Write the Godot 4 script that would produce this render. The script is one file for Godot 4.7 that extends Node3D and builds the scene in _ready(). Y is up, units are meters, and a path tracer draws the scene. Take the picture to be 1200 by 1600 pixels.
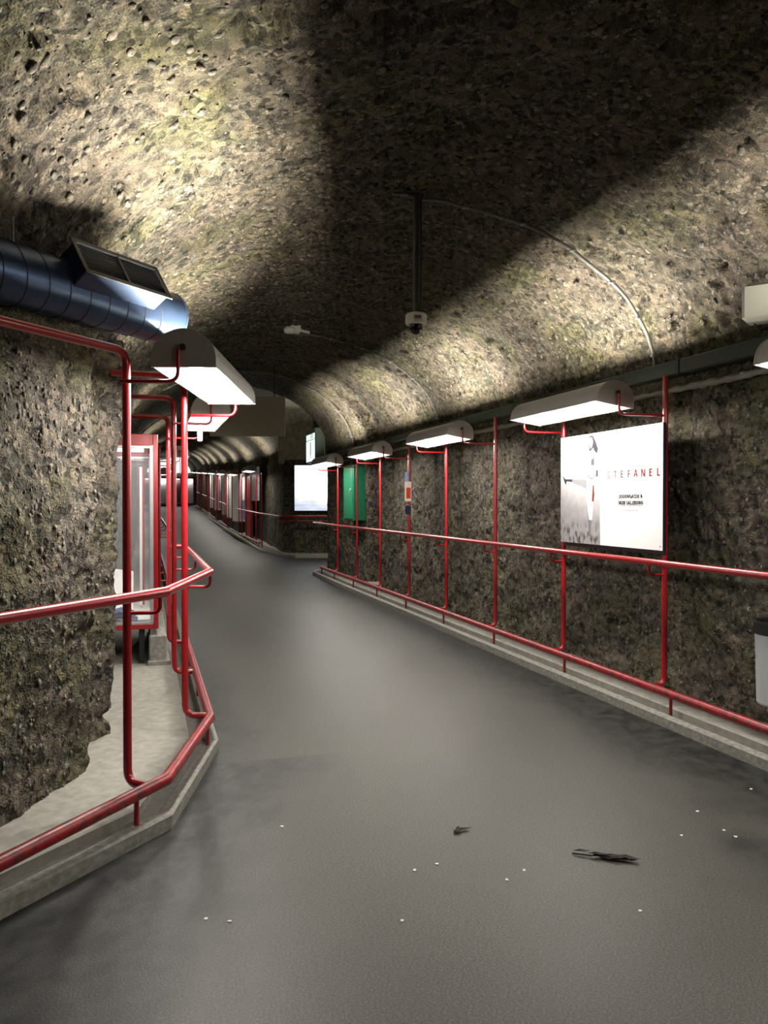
extends Node3D
# A pedestrian tunnel cut through conglomerate rock, with red tubular railings and hooded lamps.
# Tunnel frame: s runs along the tunnel, r across it (positive towards the right wall), y up.

const CO := 0.9579
const SI := 0.2872
const TURN := 0.2913
const SPRING := 2.45
const WIDTH := 2.03
const FAR := 62.0

var rng := RandomNumberGenerator.new()
var used := {}
var M := {}
var nz_big := FastNoiseLite.new()
var nz_mid := FastNoiseLite.new()
var nz_fine := FastNoiseLite.new()
var nz_cell := FastNoiseLite.new()
var nz_pit := FastNoiseLite.new()
var nz_pitval := FastNoiseLite.new()
var lamp_proto: Node3D


# ---------------------------------------------------------------- places
func rise(s: float) -> float:
	return 0.012 * maxf(0.0, s - 15.0) + 0.028 * (clampf(s, 30.0, 55.0) - 30.0)

func T(s: float, r: float, y: float) -> Vector3:
	return Vector3(1.85 + CO * r - SI * s, y, -(SI * r + CO * s))

func XD(x: float, d: float, y: float) -> Vector3:
	return Vector3(x, y, -d)

func table(t: Array, s: float) -> float:
	if s <= t[0][0]:
		return t[0][1]
	for i in range(1, t.size()):
		if s <= t[i][0]:
			return lerpf(t[i - 1][1], t[i][1], (s - t[i - 1][0]) / (t[i][0] - t[i - 1][0]))
	return t[t.size() - 1][1]

const LEFT := [[-2.6, 5.6], [0.6, 5.5], [1.64, 4.6], [3.1, 3.3], [4.2, 2.42], [5.02, 2.06], [5.09, 2.30], [5.25, 2.28], [5.72, 1.94], [5.95, 2.42], [9.7, 2.42], [10.0, 2.05], [62.0, 2.05]]
const RIGHT := [[-2.6, 2.03], [13.5, 2.03], [13.6, 2.3], [14.3, 2.3], [14.4, 2.05], [16.6, 2.0], [17.0, 1.93], [17.3, 2.03], [62.0, 2.03]]

func wl(s: float) -> float:
	return table(LEFT, s)

func wr(s: float) -> float:
	return table(RIGHT, s)

func crown(s: float) -> float:
	return lerpf(3.68, 3.92, smoothstep(10.5, 14.5, s)) + rise(s) * 0.9

func spring(s: float) -> float:
	return SPRING + rise(s)

func vault(s: float, a: float) -> Vector3:   # a from 0 (right spring) to PI (left spring)
	var c := cos(a)
	var r := c * (wr(s) if c > 0.0 else wl_vault(s))
	return T(s, r, spring(s) + (crown(s) - spring(s)) * sin(a))

func wl_vault(s: float) -> float:
	return maxf(table([[-2.6, 5.6], [0.6, 5.5], [1.64, 4.6], [3.1, 3.35], [4.2, 2.5], [5.5, 2.12], [62.0, 2.05]], s), 2.05)


# ---------------------------------------------------------------- nodes
func numbered(called: String) -> String:
	var n: int = used.get(called, 0)
	used[called] = n + 1
	return called if n == 0 else "%s_%03d" % [called, n]

func thing(called: String, label: String, category: String, at := Vector3.ZERO, turn := 0.0, group := "") -> Node3D:
	var o := Node3D.new()
	o.name = numbered(called)
	add_child(o)
	o.position = at
	o.rotation.y = turn
	tag(o, label, category, group)
	return o

func tag(o: Node, label: String, category: String, group := "") -> void:
	o.set_meta("label", label)
	o.set_meta("category", category)
	if group != "":
		o.set_meta("group", group)

func part(called: String, mesh: Mesh, m: Material, parent: Node) -> MeshInstance3D:
	var o := MeshInstance3D.new()
	o.name = called
	o.mesh = mesh
	o.material_override = m
	parent.add_child(o, true)
	return o

func piece(called: String, st: SurfaceTool, m: Material, parent: Node) -> MeshInstance3D:
	return part(called, done(st), m, parent)

func struct(called: String, mesh: Mesh, m: Material, label: String, category := "") -> MeshInstance3D:
	var o := part(numbered(called), mesh, m, self)
	o.set_meta("kind", "structure")
	o.set_meta("label", label)
	o.set_meta("category", category if category != "" else called.split("_")[0])
	return o


# ---------------------------------------------------------------- shapes
func mb() -> SurfaceTool:
	var st := SurfaceTool.new()
	st.begin(Mesh.PRIMITIVE_TRIANGLES)
	return st

func done(st: SurfaceTool) -> ArrayMesh:
	st.generate_normals()
	return st.commit()

func quad(st: SurfaceTool, a: Vector3, b: Vector3, c: Vector3, d: Vector3) -> void:
	for v in [a, b, c, a, c, d]:
		st.add_vertex(v)

func bx(st: SurfaceTool, at: Vector3, size: Vector3, bevel := 0.006, basis := Basis.IDENTITY) -> void:
	var h := size / 2.0
	var b := minf(bevel, minf(h.x, minf(h.y, h.z)) * 0.6)
	st.set_smooth_group(-1)
	var p := func(v: Vector3) -> Vector3: return at + basis * v
	for ax in 3:
		for sg in [1.0, -1.0]:
			var n := Vector3.ZERO
			n[ax] = sg
			var u := Vector3.ZERO
			u[(ax + 1) % 3] = 1.0
			var w := n.cross(u)
			var c := n * h[ax]
			var hu: float = absf(u.dot(h)) - b
			var hw: float = (w.abs()).dot(h) - b
			quad(st, p.call(c - u * hu - w * hw), p.call(c - u * hu + w * hw), p.call(c + u * hu + w * hw), p.call(c + u * hu - w * hw))
	if b <= 0.0:
		return
	for ax in 3:
		var i := (ax + 1) % 3
		var j := (ax + 2) % 3
		for si in [1.0, -1.0]:
			for sj in [1.0, -1.0]:
				var q := []
				for e in [-1.0, 1.0]:
					var v1 := Vector3.ZERO
					v1[ax] = e * (h[ax] - b)
					v1[i] = si * h[i]
					v1[j] = sj * (h[j] - b)
					var v2 := v1
					v2[i] = si * (h[i] - b)
					v2[j] = sj * h[j]
					q.append(p.call(v1))
					q.append(p.call(v2))
				if si * sj > 0.0:
					quad(st, q[0], q[2], q[3], q[1])
				else:
					quad(st, q[0], q[1], q[3], q[2])
	for sx in [1.0, -1.0]:
		for sy in [1.0, -1.0]:
			for sz in [1.0, -1.0]:
				var a := Vector3(sx * h.x, sy * (h.y - b), sz * (h.z - b))
				var bb := Vector3(sx * (h.x - b), sy * h.y, sz * (h.z - b))
				var c2 := Vector3(sx * (h.x - b), sy * (h.y - b), sz * h.z)
				var tri := [a, c2, bb] if sx * sy * sz > 0.0 else [a, bb, c2]
				for v in tri:
					st.add_vertex(p.call(v))

func fillet(pts: Array, rad: float, n := 6) -> Array:
	var out := [pts[0]]
	for i in range(1, pts.size() - 1):
		var a: Vector3 = pts[i - 1]
		var b: Vector3 = pts[i]
		var c: Vector3 = pts[i + 1]
		var d1 := (a - b).normalized()
		var d2 := (c - b).normalized()
		var ang := d1.angle_to(d2)
		if ang > PI - 0.02:
			out.append(b)
			continue
		var cut := minf(rad / tan(ang / 2.0), minf(a.distance_to(b), b.distance_to(c)) * 0.48)
		for k in n + 1:
			var t := float(k) / n
			var p1 := b + d1 * cut
			var p2 := b + d2 * cut
			out.append(p1.lerp(b, t).lerp(b.lerp(p2, t), t))
	out.append(pts[pts.size() - 1])
	return out

func tube(st: SurfaceTool, pts: Array, r: float, n := 12, caps := true) -> void:
	st.set_smooth_group(1)
	var rings := []
	var t0: Vector3 = (pts[1] - pts[0]).normalized()
	var nrm := t0.cross(Vector3.UP if absf(t0.y) < 0.9 else Vector3.RIGHT).normalized()
	for i in pts.size():
		var t: Vector3
		if i == 0:
			t = t0
		elif i == pts.size() - 1:
			t = (pts[i] - pts[i - 1]).normalized()
		else:
			t = ((pts[i] - pts[i - 1]).normalized() + (pts[i + 1] - pts[i]).normalized()).normalized()
		nrm = (nrm - t * nrm.dot(t)).normalized()
		var bn := t.cross(nrm)
		var ring := []
		for k in n:
			var a := TAU * k / n
			ring.append(pts[i] + (nrm * cos(a) + bn * sin(a)) * r)
		rings.append(ring)
	for i in rings.size() - 1:
		for k in n:
			var k2 := (k + 1) % n
			quad(st, rings[i][k], rings[i + 1][k], rings[i + 1][k2], rings[i][k2])
	if caps:
		st.set_smooth_group(-1)
		for k in n:
			var k2 := (k + 1) % n
			for v in [pts[0], rings[0][k], rings[0][k2], pts[pts.size() - 1], rings[-1][k2], rings[-1][k]]:
				st.add_vertex(v)

func lathe(st: SurfaceTool, prof: Array, at: Vector3, n := 24) -> void:   # prof: [radius, y]
	st.set_smooth_group(-1)
	for i in prof.size() - 1:
		st.set_smooth_group(i + 2)
		for k in n:
			var a := TAU * k / n
			var b := TAU * (k + 1) / n
			var p := func(q: Array, w: float) -> Vector3: return at + Vector3(cos(w) * q[0], q[1], sin(w) * q[0])
			quad(st, p.call(prof[i], a), p.call(prof[i + 1], a), p.call(prof[i + 1], b), p.call(prof[i], b))

func extrude(st: SurfaceTool, poly: Array, z0: float, z1: float, closed := true, smooth := false) -> void:   # polygon in x, y
	st.set_smooth_group(1 if smooth else -1)
	var n := poly.size()
	for i in (n if closed else n - 1):
		var a: Vector2 = poly[i]
		var b: Vector2 = poly[(i + 1) % n]
		quad(st, Vector3(a.x, a.y, z0), Vector3(b.x, b.y, z0), Vector3(b.x, b.y, z1), Vector3(a.x, a.y, z1))

func plate(st: SurfaceTool, poly: Array, z: float) -> void:
	st.set_smooth_group(-1)
	var ids := Geometry2D.triangulate_polygon(PackedVector2Array(poly))
	for i in ids:
		st.add_vertex(Vector3(poly[i].x, poly[i].y, z))

func sheet(p: PackedVector3Array, nu: int, nv: int, col := PackedColorArray()) -> ArrayMesh:   # a grid of nu by nv points with smooth normals
	var nrm := PackedVector3Array()
	nrm.resize(p.size())
	var idx := PackedInt32Array()
	idx.resize((nu - 1) * (nv - 1) * 6)
	var w := 0
	for i in nu - 1:
		for j in nv - 1:
			var a := i * nv + j
			var c := a + nv + 1
			idx[w] = a
			idx[w + 1] = a + 1
			idx[w + 2] = c
			idx[w + 3] = a
			idx[w + 4] = c
			idx[w + 5] = a + nv
			w += 6
	for i in nu:
		for j in nv:
			var a := i * nv + j
			var du := p[mini(i + 1, nu - 1) * nv + j] - p[maxi(i - 1, 0) * nv + j]
			var dv := p[i * nv + mini(j + 1, nv - 1)] - p[i * nv + maxi(j - 1, 0)]
			nrm[a] = du.cross(dv).normalized()
	var arr := []
	arr.resize(Mesh.ARRAY_MAX)
	arr[Mesh.ARRAY_VERTEX] = p
	arr[Mesh.ARRAY_NORMAL] = nrm
	arr[Mesh.ARRAY_INDEX] = idx
	if col.size():
		arr[Mesh.ARRAY_COLOR] = col
	var m := ArrayMesh.new()
	m.add_surface_from_arrays(Mesh.PRIMITIVE_TRIANGLES, arr)
	return m

func swept(path: Array, prof: Array, side: float, lift: Callable) -> SurfaceTool:
	# a profile of [offset towards side, height] along a plan path of Vector2(x, depth), mitred
	var st := mb()
	st.set_smooth_group(-1)
	var rows := []
	for i in path.size():
		var t1: Vector2 = (path[i] - path[maxi(i - 1, 0)]).normalized()
		var t2: Vector2 = (path[mini(i + 1, path.size() - 1)] - path[i]).normalized()
		if i == 0:
			t1 = t2
		if i == path.size() - 1:
			t2 = t1
		var n1 := Vector2(t1.y, -t1.x) * side
		var n2 := Vector2(t2.y, -t2.x) * side
		var m := (n1 + n2).normalized()
		m /= maxf(0.3, m.dot(n1))
		var row := []
		for q in prof:
			var at: Vector2 = path[i] + m * q[0]
			row.append(XD(at.x, at.y, q[1] + lift.call(at)))
		rows.append(row)
	for i in rows.size() - 1:
		for j in prof.size() - 1:
			if side > 0.0:
				quad(st, rows[i][j], rows[i + 1][j], rows[i + 1][j + 1], rows[i][j + 1])
			else:
				quad(st, rows[i][j], rows[i][j + 1], rows[i + 1][j + 1], rows[i + 1][j])
	return st

func picture(w: float, h: float) -> ArrayMesh:   # a flat sheet in x, y facing +z, with UVs, its middle at the origin
	var st := mb()
	st.set_smooth_group(-1)
	var v := [[-1, 1, 0, 0], [1, 1, 1, 0], [1, -1, 1, 1], [-1, 1, 0, 0], [1, -1, 1, 1], [-1, -1, 0, 1]]
	for q in v:
		st.set_uv(Vector2(q[2], q[3]))
		st.add_vertex(Vector3(q[0] * w / 2.0, q[1] * h / 2.0, 0))
	return done(st)

func lettering(text: String, height: float, font: Font, depth := 0.002) -> TextMesh:
	var t := TextMesh.new()
	t.text = text
	t.font = font
	t.font_size = 64
	t.pixel_size = height / 46.0
	t.depth = depth
	t.curve_step = 4.0
	return t


# ---------------------------------------------------------------- materials
func mat(c: Color, rough := 0.6, metal := 0.0, spec := 0.5) -> StandardMaterial3D:
	var m := StandardMaterial3D.new()
	m.albedo_color = c
	m.roughness = rough
	m.metallic = metal
	m.metallic_specular = spec
	return m

func glow(c: Color, e: float) -> StandardMaterial3D:
	var m := mat(Color(0.9, 0.9, 0.9), 0.5)
	m.emission_enabled = true
	m.emission = c
	m.emission_energy_multiplier = e
	return m

func noise(sd: int, freq: float, kind := FastNoiseLite.TYPE_SIMPLEX_SMOOTH, oct := 4) -> FastNoiseLite:
	var n := FastNoiseLite.new()
	n.seed = sd
	n.frequency = freq
	n.noise_type = kind
	n.fractal_octaves = oct
	n.fractal_type = FastNoiseLite.FRACTAL_FBM if oct > 1 else FastNoiseLite.FRACTAL_NONE
	return n

func cells(sd: int, freq: float, ret: int) -> FastNoiseLite:
	var n := noise(sd, freq, FastNoiseLite.TYPE_CELLULAR, 1)
	n.cellular_return_type = ret
	n.cellular_jitter = 0.95
	n.domain_warp_enabled = true
	n.domain_warp_amplitude = 6.0
	n.domain_warp_frequency = 0.03
	return n

func rock_textures() -> void:
	# conglomerate: pebbles of two sizes set in sandy cement, with pits where pebbles fell out
	var size := 1024
	var seeds := [cells(11, 0.017, FastNoiseLite.RETURN_CELL_VALUE), cells(11, 0.017, FastNoiseLite.RETURN_DISTANCE), cells(12, 0.05, FastNoiseLite.RETURN_CELL_VALUE), cells(12, 0.05, FastNoiseLite.RETURN_DISTANCE), noise(13, 0.012, FastNoiseLite.TYPE_SIMPLEX_SMOOTH, 5), noise(14, 0.11, FastNoiseLite.TYPE_SIMPLEX_SMOOTH, 4)]
	var d: Array[PackedByteArray] = []
	for n in seeds:
		var im: Image = n.get_seamless_image(size, size, false, false, 0.08)
		im.convert(Image.FORMAT_L8)
		d.append(im.get_data())
	var A := d[0]
	var B := d[1]
	var C := d[2]
	var D := d[3]
	var E := d[4]
	var F := d[5]
	var col := PackedByteArray()
	var hgt := PackedByteArray()
	col.resize(size * size * 3)
	hgt.resize(size * size)
	for i in size * size:
		var val := A[i] / 255.0
		var val2 := C[i] / 255.0
		var wv := E[i] / 255.0
		var fn := F[i] / 255.0
		var dome := maxf(0.0, 1.0 - D[i] / 190.0)
		var big := maxf(0.0, 1.0 - B[i] / 120.0) if val > 0.52 else 0.0
		var pit := minf(1.0, dome * 2.2) if val2 < 0.13 else 0.0
		var hole := minf(1.0, maxf(0.0, 1.0 - B[i] / 90.0) * 2.0) if val < 0.07 else 0.0
		pit = maxf(pit, hole)
		var h := 0.34 + 0.22 * (wv - 0.5) + 0.26 * (fn - 0.5) + 0.30 * sqrt(dome) * val2
		h += 0.34 * sqrt(big)
		h -= 0.42 * pit
		var t := 0.45 + 0.50 * (val2 - 0.5) * minf(1.0, dome * 2.0) + 0.62 * (fn - 0.5) + 0.22 * (wv - 0.5)
		if big > 0.0:
			t = lerpf(t, 0.12 + 0.58 * val + 0.25 * (fn - 0.5), minf(1.0, big * 5.0) * 0.75)
		t *= 1.0 - 0.5 * pit  # pit hollows also darkened in the colour, for the shade inside them
		t = clampf(t * 1.08, 0.05, 0.97)
		var warm := (val2 * 0.6 + val * 0.4 - 0.5) * 0.09
		col[i * 3] = int(clampf(t * (1.03 + warm) * 255.0, 0, 255))
		col[i * 3 + 1] = int(clampf(t * 0.985 * 255.0, 0, 255))
		col[i * 3 + 2] = int(clampf(t * (0.92 - warm) * 255.0, 0, 255))
		hgt[i] = int(clampf(h, 0.0, 1.0) * 255.0)
	var ci := Image.create_from_data(size, size, false, Image.FORMAT_RGB8, col)
	var hi := Image.create_from_data(size, size, false, Image.FORMAT_L8, hgt)
	M.rock_col = ImageTexture.create_from_image(ci)
	hi.bump_map_to_normal_map(22.0)
	M.rock_nrm = ImageTexture.create_from_image(hi)

func rock(tint: Color, relief: float, scale := 0.62) -> StandardMaterial3D:
	var m := mat(tint, 0.92, 0.0, 0.3)
	m.albedo_texture = M.rock_col
	if relief > 0.0:
		m.normal_enabled = true
		m.normal_texture = M.rock_nrm
		m.normal_scale = relief
	m.uv1_triplanar = true
	m.uv1_world_triplanar = true
	m.uv1_scale = Vector3.ONE * scale
	m.vertex_color_use_as_albedo = true
	return m

func speckle(base: Color, spread: float, sd: int, scale: float, rough: float, freq := 0.05, relief := 0.0) -> StandardMaterial3D:
	var t := NoiseTexture2D.new()
	t.width = 512
	t.height = 512
	t.seamless = true
	t.noise = noise(sd, freq, FastNoiseLite.TYPE_SIMPLEX_SMOOTH, 5)
	var g := Gradient.new()
	g.offsets = PackedFloat32Array([0.0, 0.35, 0.65, 1.0])
	var lo := Color(base.r * (1 - spread), base.g * (1 - spread), base.b * (1 - spread))
	var hi := Color(minf(1, base.r * (1 + spread)), minf(1, base.g * (1 + spread)), minf(1, base.b * (1 + spread)))
	g.colors = PackedColorArray([lo, base.lerp(lo, 0.25), base.lerp(hi, 0.25), hi])
	t.color_ramp = g
	var m := mat(Color.WHITE, rough)
	m.albedo_texture = t
	m.uv1_triplanar = true
	m.uv1_world_triplanar = true
	m.uv1_scale = Vector3.ONE * scale
	if relief > 0.0:
		var hmap := NoiseTexture2D.new()
		hmap.width = 512
		hmap.height = 512
		hmap.seamless = true
		hmap.noise = t.noise
		m.heightmap_enabled = true
		m.heightmap_texture = hmap
		m.heightmap_scale = relief
	return m

func make_materials() -> void:
	rock_textures()
	M.rock = rock(Color(0.58, 0.575, 0.56), 1.0)
	M.pebble = mat(Color(0.58, 0.575, 0.56), 0.85)
	M.pebble.albedo_texture = M.rock_col
	M.pebble.uv1_triplanar = true
	M.pebble.uv1_world_triplanar = true
	M.pebble.uv1_scale = Vector3.ONE * 1.3
	M.pebble.vertex_color_use_as_albedo = true
	M.rock_far = rock(Color(0.58, 0.575, 0.56), 0.0)
	M.plaster = speckle(Color(0.52, 0.505, 0.45), 0.18, 21, 0.5, 0.9, 0.02, 0.4)
	M.strip = speckle(Color(0.54, 0.53, 0.495), 0.13, 22, 1.1, 0.85, 0.02, 0.15)
	M.kerb = speckle(Color(0.50, 0.495, 0.465), 0.25, 23, 1.4, 0.8, 0.03, 0.2)
	M.floor = speckle(Color(0.62, 0.615, 0.585), 0.46, 24, 1.1, 0.5, 0.16, 0.05)
	M.floor.metallic_specular = 0.4
	M.floor.vertex_color_use_as_albedo = true
	M.red = speckle(Color(0.56, 0.065, 0.09), 0.10, 25, 2.0, 0.30, 0.02)
	M.red.clearcoat_enabled = true
	M.red.clearcoat = 0.35
	M.red.clearcoat_roughness = 0.2
	M.red_worn = worn_red()
	M.dark = mat(Color(0.10, 0.10, 0.105), 0.55)
	M.dark_pole = mat(Color(0.22, 0.22, 0.225), 0.5)
	M.grey = mat(Color(0.45, 0.45, 0.44), 0.6)
	M.sign_green = mat(Color(0.40, 0.47, 0.42), 0.5)
	M.exit_lit = glow(Color(0.88, 1.0, 0.92), 1.1)
	M.dark_concrete = speckle(Color(0.30, 0.29, 0.265), 0.2, 33, 1.0, 0.85, 0.03)
	M.black = mat(Color(0.035, 0.035, 0.04), 0.5)
	M.hood = speckle(Color(0.60, 0.59, 0.565), 0.04, 26, 1.5, 0.45, 0.03)
	M.reflector = mat(Color(0.9, 0.9, 0.88), 0.4)
	M.diffuser = glow(Color(1.0, 0.985, 0.96), 1.6)
	M.tubelight = glow(Color(1.0, 0.96, 0.88), 2.2)
	M.duct = speckle(Color(0.22, 0.28, 0.38), 0.10, 27, 1.0, 0.32, 0.03)
	M.duct.metallic = 0.75
	M.duct_seam = mat(Color(0.12, 0.14, 0.18), 0.5, 0.5)
	M.steel = mat(Color(0.55, 0.56, 0.57), 0.4, 0.7)
	M.conduit = mat(Color(0.36, 0.36, 0.35), 0.5, 0.2)
	M.white = mat(Color(0.84, 0.84, 0.82), 0.5)
	M.speaker = mat(Color(0.46, 0.46, 0.435), 0.6)
	M.cam_dome = mat(Color(0.02, 0.02, 0.025), 0.08)
	M.tray = speckle(Color(0.12, 0.165, 0.135), 0.15, 28, 1.5, 0.6, 0.03)
	M.green = speckle(Color(0.05, 0.40, 0.27), 0.08, 29, 1.2, 0.4, 0.02)
	M.bin = mat(Color(0.66, 0.68, 0.69), 0.45)
	M.sign_back = mat(Color(0.60, 0.58, 0.53), 0.6)
	M.glass = mat(Color(0.95, 0.98, 1.0, 0.06), 0.03)
	M.glass.transparency = BaseMaterial3D.TRANSPARENCY_ALPHA
	M.alu = mat(Color(0.70, 0.71, 0.73), 0.35, 0.6)
	M.print_white = mat(Color(0.90, 0.90, 0.90), 0.35)
	M.leaf = mat(Color(0.13, 0.11, 0.07), 0.9)
	M.fleck = mat(Color(0.86, 0.86, 0.82), 0.8)
	M.red_panel = mat(Color(0.62, 0.04, 0.07), 0.4)
	M.blue = mat(Color(0.16, 0.24, 0.42), 0.7)

func worn_red() -> StandardMaterial3D:
	var m := speckle(Color(0.62, 0.085, 0.105), 0.1, 31, 1.6, 0.38, 0.03)
	var t := NoiseTexture2D.new()
	t.width = 512
	t.height = 512
	t.seamless = true
	t.noise = noise(32, 0.018, FastNoiseLite.TYPE_SIMPLEX_SMOOTH, 5)
	var g := Gradient.new()
	g.offsets = PackedFloat32Array([0.0, 0.27, 0.36, 1.0])
	g.colors = PackedColorArray([Color(0.17, 0.13, 0.125), Color(0.24, 0.14, 0.13), Color(0.50, 0.065, 0.085), Color(0.58, 0.11, 0.12)])
	t.color_ramp = g
	m.albedo_texture = t
	return m


# ---------------------------------------------------------------- rock
func init_noise() -> void:
	nz_big = noise(1, 0.55, FastNoiseLite.TYPE_SIMPLEX_SMOOTH, 2)
	nz_mid = noise(2, 2.6, FastNoiseLite.TYPE_SIMPLEX_SMOOTH, 2)
	nz_fine = noise(3, 9.0, FastNoiseLite.TYPE_SIMPLEX_SMOOTH, 2)
	nz_cell = noise(4, 13.0, FastNoiseLite.TYPE_CELLULAR, 1)
	nz_cell.cellular_return_type = FastNoiseLite.RETURN_DISTANCE
	nz_pit = noise(5, 6.5, FastNoiseLite.TYPE_CELLULAR, 1)
	nz_pit.cellular_return_type = FastNoiseLite.RETURN_DISTANCE
	nz_pitval = noise(5, 6.5, FastNoiseLite.TYPE_CELLULAR, 1)
	nz_pitval.cellular_return_type = FastNoiseLite.RETURN_CELL_VALUE

func relief(p: Vector3, rough: float) -> float:
	var v := 0.055 * nz_big.get_noise_3dv(p) + rough * (0.035 * nz_mid.get_noise_3dv(p) + 0.016 * nz_fine.get_noise_3dv(p))
	v += rough * 0.020 * (0.4 - (nz_cell.get_noise_3dv(p) + 1.0))
	if nz_pitval.get_noise_3dv(p) > 0.35:
		v -= 0.05 * smoothstep(0.42, 0.10, nz_pit.get_noise_3dv(p) + 1.0)
	return v

func rock_color(p: Vector3) -> Color:
	var g := nz_big.get_noise_3dv(p * 1.7 + Vector3(40, 3, 9))
	var k := nz_mid.get_noise_3dv(p * 0.6 + Vector3(7, 90, 1))
	var v := 0.86 + 0.22 * k
	var moss := smoothstep(0.05, 0.45, nz_big.get_noise_3dv(p * 2.6 + Vector3(3, 71, 20)))
	return Color(v * (1.0 - 0.06 * g - 0.06 * moss), v, v * (0.95 - 0.10 * g - 0.20 * moss))

func rock_grid(s0: float, s1: float, step: float, rows: int, at: Callable, inward: Callable, rough := 1.0) -> ArrayMesh:
	var nu := int((s1 - s0) / step) + 1
	var p := PackedVector3Array()
	var c := PackedColorArray()
	p.resize(nu * rows)
	c.resize(nu * rows)
	for i in nu:
		var s := s0 + (s1 - s0) * i / (nu - 1)
		for j in rows:
			var t := float(j) / (rows - 1)
			var q: Vector3 = at.call(s, t)
			p[i * rows + j] = q + inward.call(s, t) * relief(q, rough)
			c[i * rows + j] = rock_color(q)
	return sheet(p, nu, rows, c)


func _ready() -> void:
	rng.seed = 5
	init_noise()
	camera_and_sky()
	make_materials()
	shell()
	floor_and_kerbs()
	make_lamp()
	railings()
	lamps()
	posters()
	ceiling_fittings()
	duct()
	left_showcase()
	right_fittings()
	junction()
	far_tunnel()
	litter()


func camera_and_sky() -> void:
	var cam := Camera3D.new()
	cam.name = "camera"
	cam.fov = 65.24
	cam.position = Vector3(0, 1.5, 0)
	cam.rotation_degrees = Vector3(-0.64, 0, 0)
	cam.near = 0.05
	cam.far = 200.0
	add_child(cam)
	cam.current = true
	var we := WorldEnvironment.new()
	we.name = "environment"
	var e := Environment.new()
	e.background_mode = Environment.BG_COLOR
	e.background_color = Color(0, 0, 0)
	e.tonemap_mode = Environment.TONE_MAPPER_LINEAR
	e.tonemap_exposure = 1.15
	e.sdfgi_enabled = true
	e.ssao_enabled = true
	e.ssil_enabled = true
	we.environment = e
	add_child(we)


func shell() -> void:
	# near tunnel: walls, vault
	var right_in := func(_s: float, _t: float) -> Vector3: return Vector3(-CO, 0, SI)
	var left_in := func(_s: float, _t: float) -> Vector3: return Vector3(CO, 0, -SI)
	var right_at := func(s: float, t: float) -> Vector3: return T(s, wr(s) + 0.03 * sin(t * PI), (spring(s) + 0.05) * t + rise(s) - 0.02)
	var left_at := func(s: float, t: float) -> Vector3:
		var lean := 0.06 * smoothstep(0.0, 1.0, t) if s < 5.8 else 0.0
		lean -= 0.5 * smoothstep(0.80, 0.97, t) * (1.0 - smoothstep(4.3, 5.0, s))
		return T(s, -wl(s) + lean, (spring(s) + 0.06) * t + rise(s) - 0.02)
	var vault_at := func(s: float, t: float) -> Vector3: return vault(s, PI * t)
	var vault_in := func(s: float, t: float) -> Vector3:
		var a := PI * t
		var v := T(0, -cos(a) * 0.9, 0) - T(0, 0, 0)
		return (v + Vector3(0, -sin(a), 0)).normalized()
	struct("wall_right", rock_grid(1.2, 17.05, 0.03, 90, right_at, right_in), M.rock, "long rough rock wall behind the right red railing", "wall")
	struct("wall_left", rock_grid(0.9, 16.9, 0.03, 90, left_at, left_in), M.rock, "rough pitted rock wall and pillar behind the left red railing", "wall")
	struct("ceiling", rock_grid(1.2, 15.2, 0.03, 200, vault_at, vault_in), M.rock, "wide rough vault of pebbly conglomerate rock overhead", "ceiling")
	var vp := func() -> Array:
		var ps := rng.randf_range(2.0, 10.5)
		var pa := rng.randf_range(0.08, 0.92)
		return [vault_at.call(ps, pa), vault_in.call(ps, pa)]
	pebbles(get_node("ceiling"), 9000, vp)
	var lp := func() -> Array:
		var ps := rng.randf_range(2.8, 5.7)
		var pt := rng.randf_range(0.03, 0.93)
		return [left_at.call(ps, pt), left_in.call(ps, pt)]
	pebbles(get_node("wall_left"), 2600, lp)
	var rp := func() -> Array:
		var ps := rng.randf_range(2.8, 13.3)
		var pt := rng.randf_range(0.03, 0.95)
		return [right_at.call(ps, pt), right_in.call(ps, pt)]
	pebbles(get_node("wall_right"), 4200, rp)
	struct("ceiling_near", rock_grid(-2.6, 1.2, 0.12, 80, vault_at, vault_in, 0.5), M.rock_far, "rock vault behind the viewer", "ceiling")
	struct("wall_right_near", rock_grid(-2.6, 1.2, 0.1, 26, right_at, right_in), M.rock_far, "rock wall on the right behind the viewer", "wall")
	struct("wall_left_near", rock_grid(-2.6, 0.9, 0.1, 26, left_at, left_in), M.rock_far, "rock wall on the left behind the viewer", "wall")
	var back := mb()
	quad(back, T(-2.5, -5.8, -0.1), T(-2.5, -5.8, 4.0), T(-2.5, 2.4, 4.0), T(-2.5, 2.4, -0.1))
	struct("wall_back", done(back), M.plaster, "rock wall closing the tunnel behind the viewer", "wall")
	# the smoother vault beyond the third pipe, up to the side passage
	struct("ceiling_passage", rock_grid(15.2, 17.4, 0.05, 90, vault_at, vault_in, 0.5), M.rock_far, "smoother dim vault just before the side passage", "ceiling")


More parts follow.
